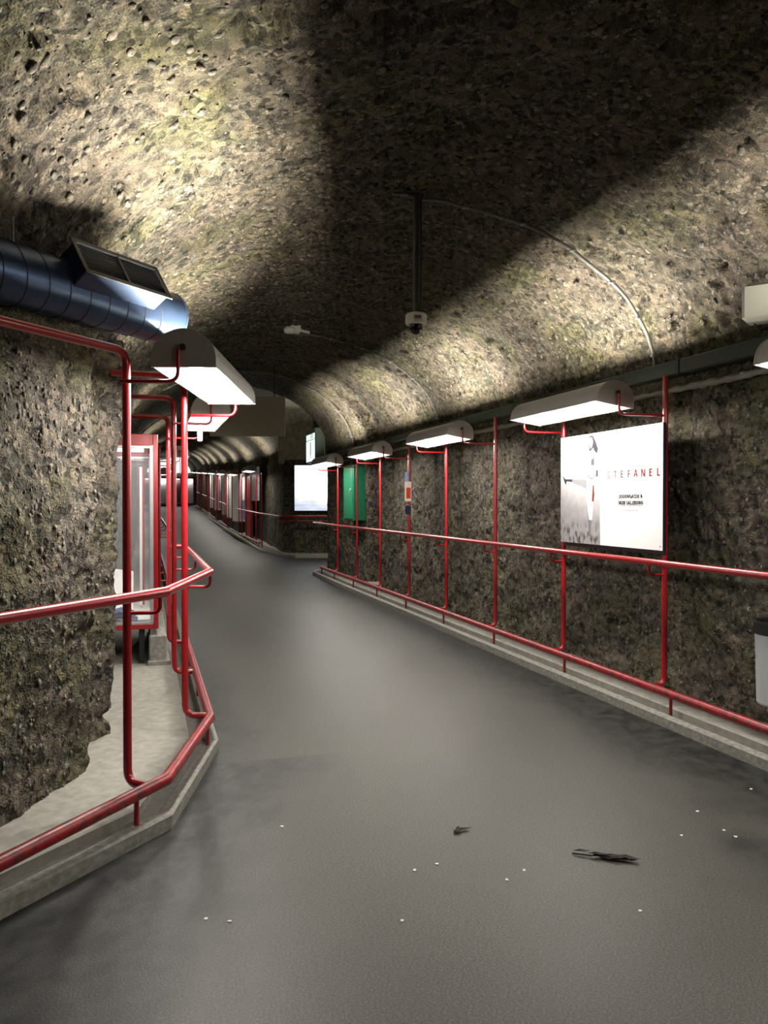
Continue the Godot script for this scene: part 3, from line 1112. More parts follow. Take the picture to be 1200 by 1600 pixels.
func duct() -> void:
	var a := XD(-2.57, 1.95, 2.53)
	var b := XD(-1.206, 4.5, 2.53)
	var axis := (b - a).normalized()
	var len := a.distance_to(b)
	var o := thing("ventilation_duct", "big bluish spiral ventilation duct along the left of the vault", "duct", a)
	o.basis = Basis.looking_at(axis, Vector3.UP)     # -z along the duct
	var R := 0.142
	var st := mb()
	tube(st, [Vector3(0, 0, 0), Vector3(0, 0, -len * 0.5), Vector3(0, 0, -len)], R, 48, true)
	piece("pipe", st, M.duct, o)
	var seam := mb()
	var ring := []
	for k in 37:
		var an := TAU * k / 36
		ring.append(Vector3(cos(an) * (R + 0.0005), sin(an) * (R + 0.0005), 0.03 * sin(an)))
	tube(seam, ring, 0.0028, 6, false)
	var seam_mesh := done(seam)
	var z := 0.09
	while z < len - 0.1:
		var sm := part("seam", seam_mesh, M.duct_seam, o)
		sm.position.z = -z
		z += 0.118
	st = mb()
	ring = []
	for k in 37:
		var an := TAU * k / 36
		ring.append(Vector3(cos(an) * R, sin(an) * R, -len + 0.006))
	tube(st, ring, 0.006, 8, false)
	piece("end_rim", st, M.duct, o)
	# saddle grille
	var g := Node3D.new()
	g.name = "grille"
	o.add_child(g, true)
	g.position = Vector3(0, 0, -len + 0.52)
	g.rotation.z = -1.02
	var gl := 0.52
	var out := R + 0.085
	st = mb()
	for q in [-0.085, 0.085]:
		bx(st, Vector3(q, out - 0.07, 0), Vector3(0.006, 0.14, gl), 0.002)
	for e in [-1.0, 1.0]:
		bx(st, Vector3(0, out - 0.07, e * gl / 2), Vector3(0.17, 0.14, 0.006), 0.002)
	piece("collar", st, M.duct, g)
	st = mb()
	for e in [-1.0, 1.0]:
		bx(st, Vector3(e * 0.093, out, 0), Vector3(0.026, 0.007, gl + 0.04), 0.002)
		bx(st, Vector3(0, out, e * (gl / 2 + 0.008)), Vector3(0.21, 0.007, 0.026), 0.002)
	bx(st, Vector3(0, out - 0.001, 0.0), Vector3(0.17, 0.008, 0.016), 0.002)
	piece("frame", st, M.dark, g)
	for k in 12:
		st = mb()
		bx(st, Vector3(-0.077 + k * 0.014, out - 0.012, 0), Vector3(0.003, 0.014, gl - 0.01), 0.0)
		piece("vane", st, M.black, g)
	st = mb()
	bx(st, Vector3(0, out - 0.05, 0), Vector3(0.165, 0.006, gl - 0.02), 0.0)
	piece("damper", st, M.black, g)
	for k in 2:
		st = mb()
		var zz := -0.5 - 1.4 * k
		tube(st, [Vector3(0, R, zz), Vector3(-0.02, R + 0.85, zz)], 0.006, 6)
		piece("hanger", st, M.steel, o)


# ---------------------------------------------------------------- showcases
func showcase(called: String, label: String, at: Vector3, turn: float, L: float, D: float, H: float, lit: float, group := "") -> Node3D:
	# local frame: z runs from the viewer's end (0) away (-L); x from 0 (path side) to -D (wall side); y from 0
	var o := thing(called, label, "showcase", at, turn, group)
	var f := 0.042
	var st := mb()
	for z in [-f / 2, -L + f / 2]:
		for x in [-f / 2, -D + f / 2]:
			bx(st, Vector3(x, H / 2, z), Vector3(f, H, f), 0.004)
	for y in [f / 2, H - 0.05]:
		var hh := f if y < 0.3 else 0.10
		for x in [-f / 2, -D + f / 2]:
			bx(st, Vector3(x, y, -L / 2), Vector3(f, hh, L - 2 * f), 0.004)
		for z in [-f / 2, -L + f / 2]:
			bx(st, Vector3(-D / 2, y, z), Vector3(D - 2 * f, hh, f), 0.004)
	piece("frame", st, M.red, o)
	for z in [-0.012, -L + 0.012]:
		st = mb()
		for x in [-f - 0.012, -D + f + 0.012]:
			bx(st, Vector3(x, H / 2 - 0.02, z), Vector3(0.032, H - f - 0.10, 0.02), 0.002)
		for y in [f + 0.012, H - 0.112]:
			bx(st, Vector3(-D / 2, y, z), Vector3(D - 2 * f - 0.05, 0.024, 0.02), 0.002)
		piece("aluminium_trim", st, M.alu, o)
	st = mb()
	bx(st, Vector3(-D / 2, f - 0.005, -L / 2), Vector3(D - 0.03, 0.02, L - 0.03), 0.002)
	piece("base_board", st, M.white, o)
	st = mb()
	bx(st, Vector3(-D + 0.02, H / 2, -L / 2), Vector3(0.012, H - 0.06, L - 0.06), 0.0)
	piece("back_panel", st, M.white, o)
	st = mb()
	bx(st, Vector3(-D / 2, H - 0.01, -L / 2), Vector3(D - 0.01, 0.012, L - 0.01), 0.0)
	piece("roof", st, M.red, o)
	for q in [[Vector3(-0.03, H / 2 - 0.03, -L / 2), Vector3(0.005, H - 0.16, L - 0.11)], [Vector3(-D / 2, H / 2 - 0.03, -0.028), Vector3(D - 0.11, H - 0.16, 0.005)], [Vector3(-D / 2, H / 2 - 0.03, -L + 0.028), Vector3(D - 0.11, H - 0.16, 0.005)]]:
		st = mb()
		bx(st, q[0], q[1], 0.0)
		piece("glass_pane", st, M.glass, o)
	st = mb()
	bx(st, Vector3(-D / 2, H - 0.045, -L / 2), Vector3(D * 0.55, 0.03, L - 0.16), 0.006)
	piece("light_panel", st, M.diffuser, o)
	var l := AreaLight3D.new()
	l.name = "light"
	l.area_size = Vector2(D * 0.5, L - 0.2)
	l.rotation.x = -PI / 2
	l.position = Vector3(-D / 2, H - 0.068, -L / 2)
	l.light_energy = lit
	l.light_color = Color(1.0, 0.98, 0.97)
	l.area_range = 30.0
	l.shadow_enabled = true
	o.add_child(l)
	return o

func left_showcase() -> void:
	var o := showcase("display_case", "red framed glass display case lit from above behind the left railing", T(7.8, -1.655, 0.40), TURN, 1.7, 0.52, 1.70, 0.45)
	var st := mb()
	for z in [-0.12, -1.5]:
		bx(st, Vector3(-0.14, -0.16, z), Vector3(0.05, 0.34, 0.05), 0.004)
		bx(st, Vector3(-0.44, -0.16, z), Vector3(0.05, 0.34, 0.05), 0.004)
		piece("leg", st, M.black, o)
		st = mb()
	# things inside
	var b := thing("price_board", "pale leaning board with printed picture inside the left display case", "board", T(8.42, -1.98, 0.47), TURN)
	st = mb()
	bx(st, Vector3(0, 0.20, 0), Vector3(0.24, 0.42, 0.02), 0.004, Basis(Vector3.RIGHT, -0.35) * Basis(Vector3.UP, 0.5))
	piece("panel", st, M.print_white, b)
	st = mb()
	bx(st, Vector3(-0.01, 0.20, 0.014), Vector3(0.16, 0.26, 0.004), 0.0, Basis(Vector3.RIGHT, -0.35) * Basis(Vector3.UP, 0.5))
	piece("picture", st, M.blue, b)
	b = thing("folded_cloth", "folded blue cloth on the floor of the left display case", "cloth", T(8.03, -1.96, 0.475), TURN)
	st = mb()
	var n := 13
	for layer in 3:
		var p := PackedVector3Array()
		for i in n:
			for j in n:
				var x := (i / 12.0 - 0.5) * (0.26 - 0.03 * layer)
				var z := (j / 12.0 - 0.5) * (0.34 - 0.04 * layer)
				p.append(Vector3(x, 0.01 + 0.03 * layer + 0.02 * nz_mid.get_noise_3d(x * 4.0, layer, z * 4.0) - 0.02 * smoothstep(0.35, 0.5, absf(i / 12.0 - 0.5)), z))
		st.append_from(sheet(p, n, n), 0, Transform3D())
	part("fabric", st.commit(), M.blue, b)
	b = thing("paper_sheet", "white sheet lying flat at the front of the left display case", "paper", T(8.0, -1.76, 0.468), TURN)
	st = mb()
	bx(st, Vector3(0, 0.006, 0), Vector3(0.14, 0.008, 0.24), 0.002)
	piece("sheet", st, M.print_white, b)
	b = thing("shelf_panel", "tall white panel with red edge inside the left display case", "panel", T(9.15, -1.80, 0.47), TURN)
	st = mb()
	bx(st, Vector3(0, 0.70, 0), Vector3(0.03, 1.38, 0.5), 0.003)
	piece("board", st, M.print_white, b)
	st = mb()
	bx(st, Vector3(0.02, 0.70, 0.25), Vector3(0.02, 1.38, 0.02), 0.003)
	piece("edge_strip", st, M.red, b)
	# concrete plinth below
	b = thing("concrete_block", "worn concrete footing block under the left display case", "block", T(8.6, -1.66, 0.08), TURN)
	st = mb()
	bx(st, Vector3(0, 0.13, 0), Vector3(0.15, 0.27, 1.62), 0.012)
	bx(st, Vector3(0.01, 0.02, 0), Vector3(0.20, 0.05, 1.66), 0.01)
	piece("footing", st, M.kerb, b)
	# grey boxes in the dark under the vault
	b = thing("distribution_box", "grey electrical box high on the left wall behind the first lamp", "box", T(7.0, -2.02, 2.05), TURN)
	st = mb()
	bx(st, Vector3(0, 0.18, 0), Vector3(0.26, 0.36, 0.22), 0.012)
	piece("body", st, M.grey, b)
	st = mb()
	bx(st, Vector3(0.02, 0.24, 0.113), Vector3(0.08, 0.025, 0.006), 0.002)
	piece("handle", st, M.black, b)
	st = mb()
	tube(st, fillet([Vector3(-0.05, 0.0, 0.05), Vector3(-0.05, -0.35, 0.05), Vector3(-0.3, -0.35, 0.05)], 0.08), 0.025, 10)
	piece("cable_duct", st, M.dark, b)


# ---------------------------------------------------------------- right-hand things
func right_fittings() -> void:
	var u := T(1, 0, 0) - T(0, 0, 0)
	# cable tray at the spring of the vault
	var o := thing("cable_tray", "greenish cable tray running along the foot of the vault", "cable tray", T(1.5, 1.93, 2.42), TURN)
	var s := 0.0
	while s < 14.6:
		var st := mb()
		bx(st, Vector3(0, 0.055, -s - 0.97), Vector3(0.10, 0.105, 1.93), 0.008)
		piece("cover", st, M.tray, o)
		st = mb()
		bx(st, Vector3(-0.004, 0.055, -s - 1.95), Vector3(0.106, 0.112, 0.03), 0.004)
		piece("joint", st, M.dark, o)
		s += 1.96
	var p := PackedVector3Array()
	var nu := 300
	for i in nu:
		var ss := 1.5 + 15.0 * i / (nu - 1)
		for j in 9:
			var a := TAU * j / 8.0
			var q := T(ss, 1.985, 2.335)
			var rr := 0.022 + 0.018 * nz_fine.get_noise_3dv(q * 1.5 + Vector3(0, j % 8, 0))
			p.append(q + Vector3(-CO * cos(a) * rr * 1.6, sin(a) * rr, SI * cos(a) * rr * 1.6))
	struct("trim_1", sheet(p, nu, 9), M.strip, "crumbling mortar line under the cable tray", "trim")
	# loudspeaker
	o = thing("loudspeaker", "white rounded loudspeaker on the vault at the right frame edge", "loudspeaker", T(4.55, 1.83, 2.60), TURN - 0.9)
	var st := mb()
	bx(st, Vector3(0, 0.115, 0), Vector3(0.20, 0.235, 0.16), 0.03)
	piece("cabinet", st, M.speaker, o)
	st = mb()
	bx(st, Vector3(0, 0.115, 0.083), Vector3(0.16, 0.19, 0.008), 0.004)
	piece("front_cloth", st, M.speaker, o)
	st = mb()
	tube(st, [Vector3(0.0, 0.12, -0.07), Vector3(0.02, 0.14, -0.22)], 0.015, 8)
	tube(st, [Vector3(-0.04, 0.0, 0.0), Vector3(-0.02, -0.03, -0.1), Vector3(0.02, 0.0, -0.2)], 0.006, 6)
	piece("bracket", st, M.dark, o)
	# waste bin
	o = thing("waste_bin", "light grey cylindrical waste bin with black rim hanging at the right", "bin", T(4.40, 1.86, 0.30))
	st = mb()
	lathe(st, [[0.0, 0.0], [0.130, 0.0], [0.138, 0.012], [0.150, 0.44], [0.148, 0.445], [0.135, 0.445], [0.12, 0.02], [0.0, 0.02]], Vector3.ZERO, 32)
	piece("body", st, M.bin, o)
	st = mb()
	lathe(st, [[0.151, 0.42], [0.155, 0.425], [0.156, 0.49], [0.148, 0.50], [0.136, 0.49], [0.136, 0.42]], Vector3.ZERO, 32)
	piece("rim", st, M.black, o)
	st = mb()
	bx(st, Vector3(0.13, 0.25, -0.04), Vector3(0.12, 0.30, 0.06), 0.006, Basis(Vector3.UP, TURN))
	piece("wall_bracket", st, M.dark, o)
	# stickers on the fifth post
	var k := 5.40 + 1.43 * 4
	var data := [
		["notice_sticker", "pale blue sticker at the top of the post signs", Vector3(0.055, 0.14, 0.004), 1.86, Color(0.60, 0.66, 0.84), -0.02],
		["notice_sign", "small white and orange notice plate on a red post", Vector3(0.10, 0.275, 0.006), 1.66, Color(0.90, 0.84, 0.78), 0.0],
		["notice_sticker", "dark blue sticker on a red post below the orange notice", Vector3(0.085, 0.125, 0.004), 1.405, Color(0.10, 0.12, 0.26), 0.0]]
	for d in data:
		o = thing(d[0], d[1], "sign", T(k - 0.024, 1.745, d[3]), TURN - 0.75)
		st = mb()
		bx(st, Vector3(d[5], 0, 0), d[2], 0.002)
		piece("plate", st, mat(d[4], 0.4), o)
		if d[0] == "notice_sign":
			st = mb()
			bx(st, Vector3(0.008, -0.02, 0.004), Vector3(0.066, 0.15, 0.002), 0.0)
			piece("orange_print", st, mat(Color(0.80, 0.26, 0.16), 0.4), o)
	# green cabinet
	o = thing("green_cabinet", "tall green metal cabinet on the rock wall near the railing's end", "cabinet", T(14.55, 1.97, 1.18), TURN)
	st = mb()
	bx(st, Vector3(0, 0.51, -0.36), Vector3(0.24, 1.02, 0.72), 0.01)
	piece("body", st, M.green, o)
	st = mb()
	bx(st, Vector3(-0.124, 0.51, -0.36), Vector3(0.012, 0.96, 0.66), 0.004)
	var door := piece("door", st, M.green, o)
	st = mb()
	tube(st, [Vector3(-0.135, 0.42, -0.12), Vector3(-0.155, 0.44, -0.12), Vector3(-0.155, 0.56, -0.12), Vector3(-0.135, 0.58, -0.12)], 0.008, 8)
	piece("handle", st, M.steel, door)


func junction() -> void:
	var up := Vector3.UP
	# rock end of the right wall, seen as a jagged edge
	var face := func(_s: float, _t: float) -> Vector3: return T(1, 0, 0) - T(0, 0, 0)
	var end_at := func(s: float, t: float) -> Vector3: return T(17.05 + 0.25 * smoothstep(1.9, 2.6, s) , s, 4.2 * t - 0.02)
	struct("wall_right_end", rock_grid(1.94, 9.0, 0.12, 40, end_at, face), M.rock_far, "rock edge where the side passage opens on the right", "wall")
	# lower rock wall with the glowing poster box, rounding into the onward tunnel
	var plan := [T(FAR, 1.95, 0), T(40, 1.95, 0), T(26, 1.95, 0), T(23.6, 1.9, 0), XD(-2.86, 22.1, 0), XD(-2.72, 21.65, 0), XD(-2.4, 21.42, 0), XD(-1.8, 21.4, 0), XD(7.0, 21.4, 0)]
	var dense := []
	for i in plan.size() - 1:
		var n := int(plan[i].distance_to(plan[i + 1]) / 0.11) + 1
		for k in n:
			dense.append(plan[i].lerp(plan[i + 1], float(k) / n))
	dense.append(plan[-1])
	var rows := 34
	var p := PackedVector3Array()
	var c := PackedColorArray()
	for i in dense.size():
		var t: Vector3 = (dense[mini(i + 1, dense.size() - 1)] - dense[maxi(i - 1, 0)]).normalized()
		var nrm := Vector3(t.z, 0, -t.x)
		var s: float = -(dense[i].x - 1.85) * SI - dense[i].z * CO
		for j in rows:
			var q: Vector3 = dense[i] + up * (rise(s) - 0.05 + (2.58 + 0.05) * j / (rows - 1))
			p.append(q - nrm * relief(q, 0.8))
			c.append(rock_color(q))
	struct("wall_far_right", sheet(p, dense.size(), rows, c), M.rock_far, "rock wall with rounded corner carrying the glowing poster box", "wall")
	# smooth upper wall above it, with the recess beside it
	var st := mb()
	st.set_smooth_group(-1)
	for q in [[XD(-2.85, 21.6, 0), XD(-1.93, 21.6, 0)], [XD(-1.93, 21.6, 0), XD(-1.93, 24.0, 0)], [XD(-1.93, 24.0, 0), XD(7, 24.0, 0)]]:
		quad(st, q[0] + up * 2.55, q[0] + up * 4.3, q[1] + up * 4.3, q[1] + up * 2.55)
	quad(st, XD(-2.7, 21.5, 2.62), XD(-2.7, 24, 2.62), XD(7, 24, 2.62), XD(7, 21.5, 2.62))
	struct("wall_upper", done(st), M.plaster, "smooth plastered wall above the glowing poster box", "wall")
	st = mb()
	st.set_smooth_group(-1)
	quad(st, T(17.2, -0.2, 4.0), T(24.2, -0.2, 4.0), T(26.5, 8.0, 4.0), T(17.2, 8.0, 4.0))
	quad(st, T(17.0, 7.8, 0), T(17.0, 7.8, 4.1), T(27, 7.8, 4.1), T(27, 7.8, 0))
	struct("ceiling_junction", done(st), M.plaster, "flat dark ceiling over the side passage", "ceiling")
	# the glowing poster box and what lights it
	var o := thing("light_box", "big glowing glowing poster box box with faint blue foot on the facing wall", "light box", XD(-1.61, 21.22, 1.90))
	st = mb()
	bx(st, Vector3(0, 0, -0.02), Vector3(1.56, 1.24, 0.04), 0.004)
	piece("backing_board", st, M.black, o)
	var im := Image.create(256, 200, false, Image.FORMAT_RGB8)
	var g := noise(71, 0.02, FastNoiseLite.TYPE_SIMPLEX_SMOOTH, 4)
	for y in 200:
		for x in 256:
			var fy := y / 200.0 + 0.12 * g.get_noise_2d(x, 10.0) - 0.10 * x / 256.0
			var b := smoothstep(0.55, 0.95, fy)
			var col := Color(0.95, 0.95, 0.96).lerp(Color(0.62, 0.66, 0.74), b * (0.8 + 0.4 * g.get_noise_2d(x * 0.5, y * 3.0)))
			col = col.lerp(Color(0.75, 0.58, 0.60), 0.8 * smoothstep(0.5, 0.9, x / 256.0) * smoothstep(0.55, 0.8, y / 200.0) * (0.5 + g.get_noise_2d(x * 2.0, y * 2.0)))
			im.set_pixel(x, y, col)
	var pm := mat(Color.WHITE, 0.35)
	pm.albedo_texture = ImageTexture.create_from_image(im)
	pm.emission_enabled = true
	pm.emission = Color(1, 1, 1)
	pm.emission_operator = BaseMaterial3D.EMISSION_OP_MULTIPLY
	pm.emission_texture = pm.albedo_texture
	pm.emission_energy_multiplier = 1.2
	var bl := AreaLight3D.new()
	bl.name = "light"
	bl.area_size = Vector2(1.5, 1.1)
	bl.position = Vector3(0, 0, 0.04)
	bl.rotation.y = PI
	bl.light_energy = 0.5
	bl.area_range = 20.0
	bl.shadow_enabled = true
	o.add_child(bl)
	var pic := part("lit_sheet", picture(1.52, 1.20), pm, o)
	pic.position.z = 0.003
	# big lit sign box
	o = thing("exit_sign", "lit white box sign at the side passage above the last right lamp", "sign", T(17.5, 1.76, 2.40), TURN)
	st = mb()
	bx(st, Vector3(0.11, 0.36, -0.46), Vector3(0.22, 0.74, 0.94), 0.01)
	piece("body", st, M.sign_green, o)
	st = mb()
	bx(st, Vector3(-0.004, 0.25, -0.46), Vector3(0.012, 0.46, 0.90), 0.002)
	piece("lit_panel", st, M.exit_lit, o)
	st = mb()
	bx(st, Vector3(-0.004, 0.56, -0.46), Vector3(0.012, 0.12, 0.88), 0.002)
	piece("lit_strip", st, M.exit_lit, o)
	st = mb()
	for z in [-0.2, -0.30, -0.42]:
		bx(st, Vector3(-0.012, 0.57, z), Vector3(0.004, 0.11, 0.03), 0.0)
	bx(st, Vector3(-0.012, 0.30, -0.42), Vector3(0.004, 0.28, 0.06), 0.0)
	bx(st, Vector3(-0.012, 0.12, -0.42), Vector3(0.004, 0.08, 0.03), 0.0)
	piece("sign_marks", st, M.dark, o)
	var al := AreaLight3D.new()
	al.name = "light"
	al.area_size = Vector2(0.9, 0.6)
	al.position = Vector3(-0.03, 0.33, -0.46)
	al.rotation.y = PI / 2
	al.light_energy = 0.10
	al.light_color = Color(0.9, 1.0, 0.92)
	al.area_range = 20.0
	al.shadow_enabled = true
	o.add_child(al)
	st = mb()
	tube(st, [Vector3(0.1, 0.7, -0.46), Vector3(0.1, 1.3, -0.46)], 0.02, 8)
	piece("hanger", st, M.dark, o)
	var passage := lamp("added unseen fill lamp inside the side passage behind the rock edge", XD(0.7, 18.9, 2.35), PI / 2, 0.25, false, "")  # extra lamp out of view, added to brighten the walls around the junction
	for q in passage.find_children("light_*", "Light3D", false, false):
		q.light_energy *= 2.0
	# railing bent round the rock corner
	o = thing("red_railing", "far red railing bending round the rock corner to the glowing poster box", "railing")
	var path := [T(30.6, 1.50, 1.085 + rise(30.6)), T(24.2, 1.50, 1.085 + rise(24.2)), XD(-2.75, 20.95, 1.15), XD(-2.2, 20.85, 1.15), XD(2.0, 20.8, 1.15)]
	st = mb()
	tube(st, fillet(path, 0.5), 0.024, 10)
	piece("handrail", st, M.red, o)
	st = mb()
	tube(st, [XD(-2.72, 21.05, 1.02), XD(2.0, 20.95, 1.02)], 0.02, 8)
	piece("lower_rail", st, M.red, o)
	st = mb()
	tube(st, [T(29.6, 1.52, 0.205 + rise(29.6)), T(24.4, 1.52, 0.205 + rise(24.4))], 0.03, 10)
	piece("bottom_rail", st, M.red_worn, o)
	for k in 5:
		var s := 24.5 + 1.28 * k
		st = mb()
		tube(st, [T(s, 1.60, 0.08 + rise(s)), T(s, 1.60, 2.3 + rise(s))], 0.02, 8)
		piece("post", st, M.red, o)
		st = mb()
		tube(st, [T(s, 1.60, 1.0 + rise(s)), T(s, 1.50, 1.0 + rise(s)), T(s, 1.50, 1.08 + rise(s))], 0.009, 6)
		piece("handrail_bracket", st, M.red, o)
		stub(o, T(s + 0.1, 1.52, 0), rise(s))
	for x in [-2.3, -0.6, 1.0]:
		st = mb()
		tube(st, [XD(x, 20.82, 1.15), XD(x, 21.0, 1.02), XD(x, 21.4, 1.02)], 0.012, 6)
		piece("handrail_bracket", st, M.red, o)
	o = thing("leaning_rod", "thin dark rod leaning on the wall under the glowing poster box", "rod")
	st = mb()
	tube(st, [XD(-2.28, 21.2, 0.93), XD(-1.92, 21.05, 0.12)], 0.014, 8)
	piece("rod", st, M.dark, o)
	# kerb of the far side
	st = mb()
	var kp := []
	for q in [T(FAR, 1.42, 0), T(40, 1.42, 0), T(25, 1.42, 0), T(23.3, 1.40, 0), XD(-2.82, 21.25, 0), XD(-2.3, 20.75, 0), XD(6.5, 20.7, 0)]:
		kp.append(Vector2(q.x, -q.z))
	var lift := func(at: Vector2) -> float: return rise(-(at.x - 1.85) * SI + at.y * CO)
	var ko := struct("kerb_far", done(swept(kp, [[0.0, -0.02], [0.0, 0.07], [0.07, 0.075], [0.07, 0.03], [0.16, 0.03], [0.16, 0.08], [0.9, 0.09]], -1.0, lift)), M.strip, "low concrete kerb beyond the side passage", "kerb")
	ko.set_meta("kind", "structure")


func far_tunnel() -> void:
	var vault_in := func(s: float, t: float) -> Vector3:
		var a := PI * t
		return (T(0, -cos(a) * 0.9, 0) - T(0, 0, 0) + Vector3(0, -sin(a), 0)).normalized()
	var full := func(s: float, t: float) -> Vector3: return vault(s, PI * t)
	var half_at := func(s: float, t: float) -> Vector3: return vault(s, PI * (0.5 + 0.5 * t))
	var half_in := func(s: float, t: float) -> Vector3: return vault_in.call(s, 0.5 + 0.5 * t)
	var left_at := func(s: float, t: float) -> Vector3: return T(s, -wl(s), (SPRING + 0.06) * t + rise(s) - 0.02)
	var left_in := func(_s: float, _t: float) -> Vector3: return Vector3(CO, 0, -SI)
	struct("ceiling_half", rock_grid(17.3, 22.0, 0.12, 40, half_at, half_in, 0.8), M.rock_far, "left half of the vault beside the side passage", "ceiling")
	struct("ceiling_far", rock_grid(22.0, FAR, 0.16, 60, full, vault_in, 1.0), M.rock_far, "rock vault of the tunnel running on to the far end", "ceiling")
	struct("wall_far_left", rock_grid(16.9, FAR, 0.16, 26, left_at, left_in), M.rock_far, "rock wall on the left of the far tunnel", "wall")
	# spandrel above the far arch
	var st := mb()
	st.set_smooth_group(-1)
	for k in 32:
		var a := vault(22.0, PI * k / 32.0)
		var b := vault(22.0, PI * (k + 1) / 32.0)
		quad(st, a, Vector3(a.x, 4.3, a.z), Vector3(b.x, 4.3, b.z), b)
	struct("wall_arch", done(st), M.plaster, "face of the arch where the tunnel runs on", "wall")
	# lamps
	var fl := "small hooded lamps far down the tunnel"
	var order := ["nearest", "second", "third", "fourth", "fifth", "sixth", "last"]
	for k in 7:
		var s := 25.2 + 4.7 * k
		lamp("%s hooded lamp on the right side of the tunnel beyond the glowing poster box" % order[k], T(s, 1.30, 2.34 + rise(s)), TURN, 0.1, false, fl, 0.55)
	for k in 4:
		var s := 13.6 + 10.0 * k
		lamp("%s hooded lamp on the left side of the tunnel past the display case" % order[k if k < 3 else 6], T(s, -1.25, 2.19 + rise(s)), TURN, 0.1, true, fl, 0.55)
	# second left railing
	var o := thing("red_railing", "second left red railing further on behind the display case", "railing")
	var v := T(0, 1, 0) - T(0, 0, 0)
	for k in 6:
		var s := 12.9 + 1.43 * k
		post(o, T(s, -1.555, 0), v, -v, 0.16, 2.36, rise(s))
		arm(o, T(s, -1.555, rise(s)), v, 0.30, 2.165, v)
		hook(o, T(s, -1.555, rise(s)), v, 0.16, 1.075)
	st = mb()
	tube(st, [T(12.3, -1.395, 1.085), T(15, -1.395, 1.085), T(20.5, -1.395, 1.085 + rise(20.5))], 0.024, 10)
	piece("handrail", st, M.red, o)
	st = mb()
	tube(st, [T(12.3, -1.395, 0.205), T(15, -1.395, 0.205), T(20.5, -1.395, 0.205 + rise(20.5))], 0.03, 10)
	piece("bottom_rail", st, M.red_worn, o)
	# right side of the far tunnel: posters, red panel, showcases
	o = thing("wall_poster", "far poster of dark plant stems on pale ground", "poster", T(26.9, 1.72, 2.12), TURN - PI / 2)
	st = mb()
	bx(st, Vector3(0, 0, -0.02), Vector3(2.0, 1.12, 0.03), 0.004)
	piece("backing_board", st, M.black, o)
	var pm := mat(Color.WHITE, 0.4)
	pm.albedo_texture = stem_print()
	var pic := part("printed_sheet", picture(1.96, 1.08), pm, o)
	pic.position.z = 0.0
	o = thing("red_board", "tall red board between the far poster and the showcases", "board", T(29.0, 1.78, 0.20), TURN)
	st = mb()
	bx(st, Vector3(0, 1.25, 0), Vector3(0.06, 2.5, 1.7), 0.01)
	piece("board", st, M.red_panel, o)
	o = thing("wall_poster", "small pale poster on the far red panel", "poster", T(29.9, 1.70, 2.15), TURN - PI / 2)
	st = mb()
	bx(st, Vector3(0, 0, 0), Vector3(0.8, 1.1, 0.03), 0.004)
	piece("panel", st, M.print_white, o)
	var sc := "glass showcases along the right of the far tunnel"
	var sl := ["nearest glass showcase beside the far red panel", "second glass showcase beyond the far red panel", "third glass showcase beyond the far red panel", "fourth glass showcase beyond the far red panel", "last glass showcase of the far right row"]
	for k in 5:
		var s := 30.9 + 2.35 * k + (2.0 if k > 2 else 0.0)
		var case := showcase("display_case", sl[k], T(s, 1.62, 0.55 + rise(s)), TURN, 2.2, 0.0 + 0.34, 1.95, 1.3, sc)
		case.position = T(s, 1.96, 0.55 + rise(s))
		case.rotation.y = TURN
		st = mb()
		bx(st, Vector3(-0.17, -0.26, -1.1), Vector3(0.28, 0.56, 2.0), 0.01)
		piece("plinth", st, M.black, case)
		for q in 3:
			var goods := thing("display_board", "%s board standing in the %s" % [["first", "middle", "last"][q], sl[k]], "board", T(s + 0.35 + 0.65 * q, 1.86, 0.64 + rise(s)), TURN, "boards in the far showcases")
			st = mb()
			var hh := rng.randf_range(0.7, 1.5)
			bx(st, Vector3(0, hh / 2, 0), Vector3(0.02, hh, rng.randf_range(0.3, 0.55)), 0.003)
			var cols := [Color(0.25, 0.32, 0.62), Color(0.75, 0.75, 0.76), Color(0.55, 0.12, 0.14), Color(0.2, 0.2, 0.22), Color(0.7, 0.62, 0.5)]
			piece("board", st, mat(cols[(k * 2 + q) % 5], 0.6), goods)
	for k in 4:
		var s := 34.0 + 5.6 * k
		o = thing("red_railing", ["nearest short red railing in front of the far showcases", "second short red railing before the far showcases", "third short red railing before the far showcases", "last short red railing of the far tunnel"][k], "railing")
		st = mb()
		tube(st, [T(s, 1.50, 1.085 + rise(s)), T(s + 3.4, 1.50, 1.085 + rise(s + 3.4))], 0.024, 8)
		piece("handrail", st, M.red, o)
		st = mb()
		tube(st, [T(s, 1.50, 0.205 + rise(s)), T(s + 3.4, 1.50, 0.205 + rise(s + 3.4))], 0.03, 8)
		piece("bottom_rail", st, M.red_worn, o)
		for j in 3:
			st = mb()
			var ss := s + 0.1 + 1.6 * j
			tube(st, [T(ss, 1.58, 0.08 + rise(ss)), T(ss, 1.58, 2.4 + rise(ss))], 0.02, 8)
			piece("post", st, M.red, o)
	# the far end
	st = mb()
	st.set_smooth_group(-1)
	quad(st, T(FAR, -3, rise(FAR) - 0.2), T(FAR, -3, 6.5), T(FAR, 3, 6.5), T(FAR, 3, rise(FAR) - 0.2))
	struct("wall_far_end", done(st), M.plaster, "far end wall of the tunnel", "wall")
	o = thing("lit_lunette", "bright arched light panel high on the far end wall", "light", T(FAR - 0.15, 0.0, rise(FAR) + 2.5), TURN)
	st = mb()
	var poly := []
	for k in 17:
		var a := PI * k / 16.0
		poly.append(Vector2(cos(a) * 1.55, sin(a) * 0.95))
	plate(st, poly, 0.03)
	plate(st, poly, -0.02)
	extrude(st, poly, -0.02, 0.03)
	piece("lit_panel", st, M.diffuser, o)
	st = mb()
	for k in 3:
		bx(st, Vector3(-0.8 + 0.8 * k, 0.4, 0.045), Vector3(0.06, 0.8, 0.03), 0.004)
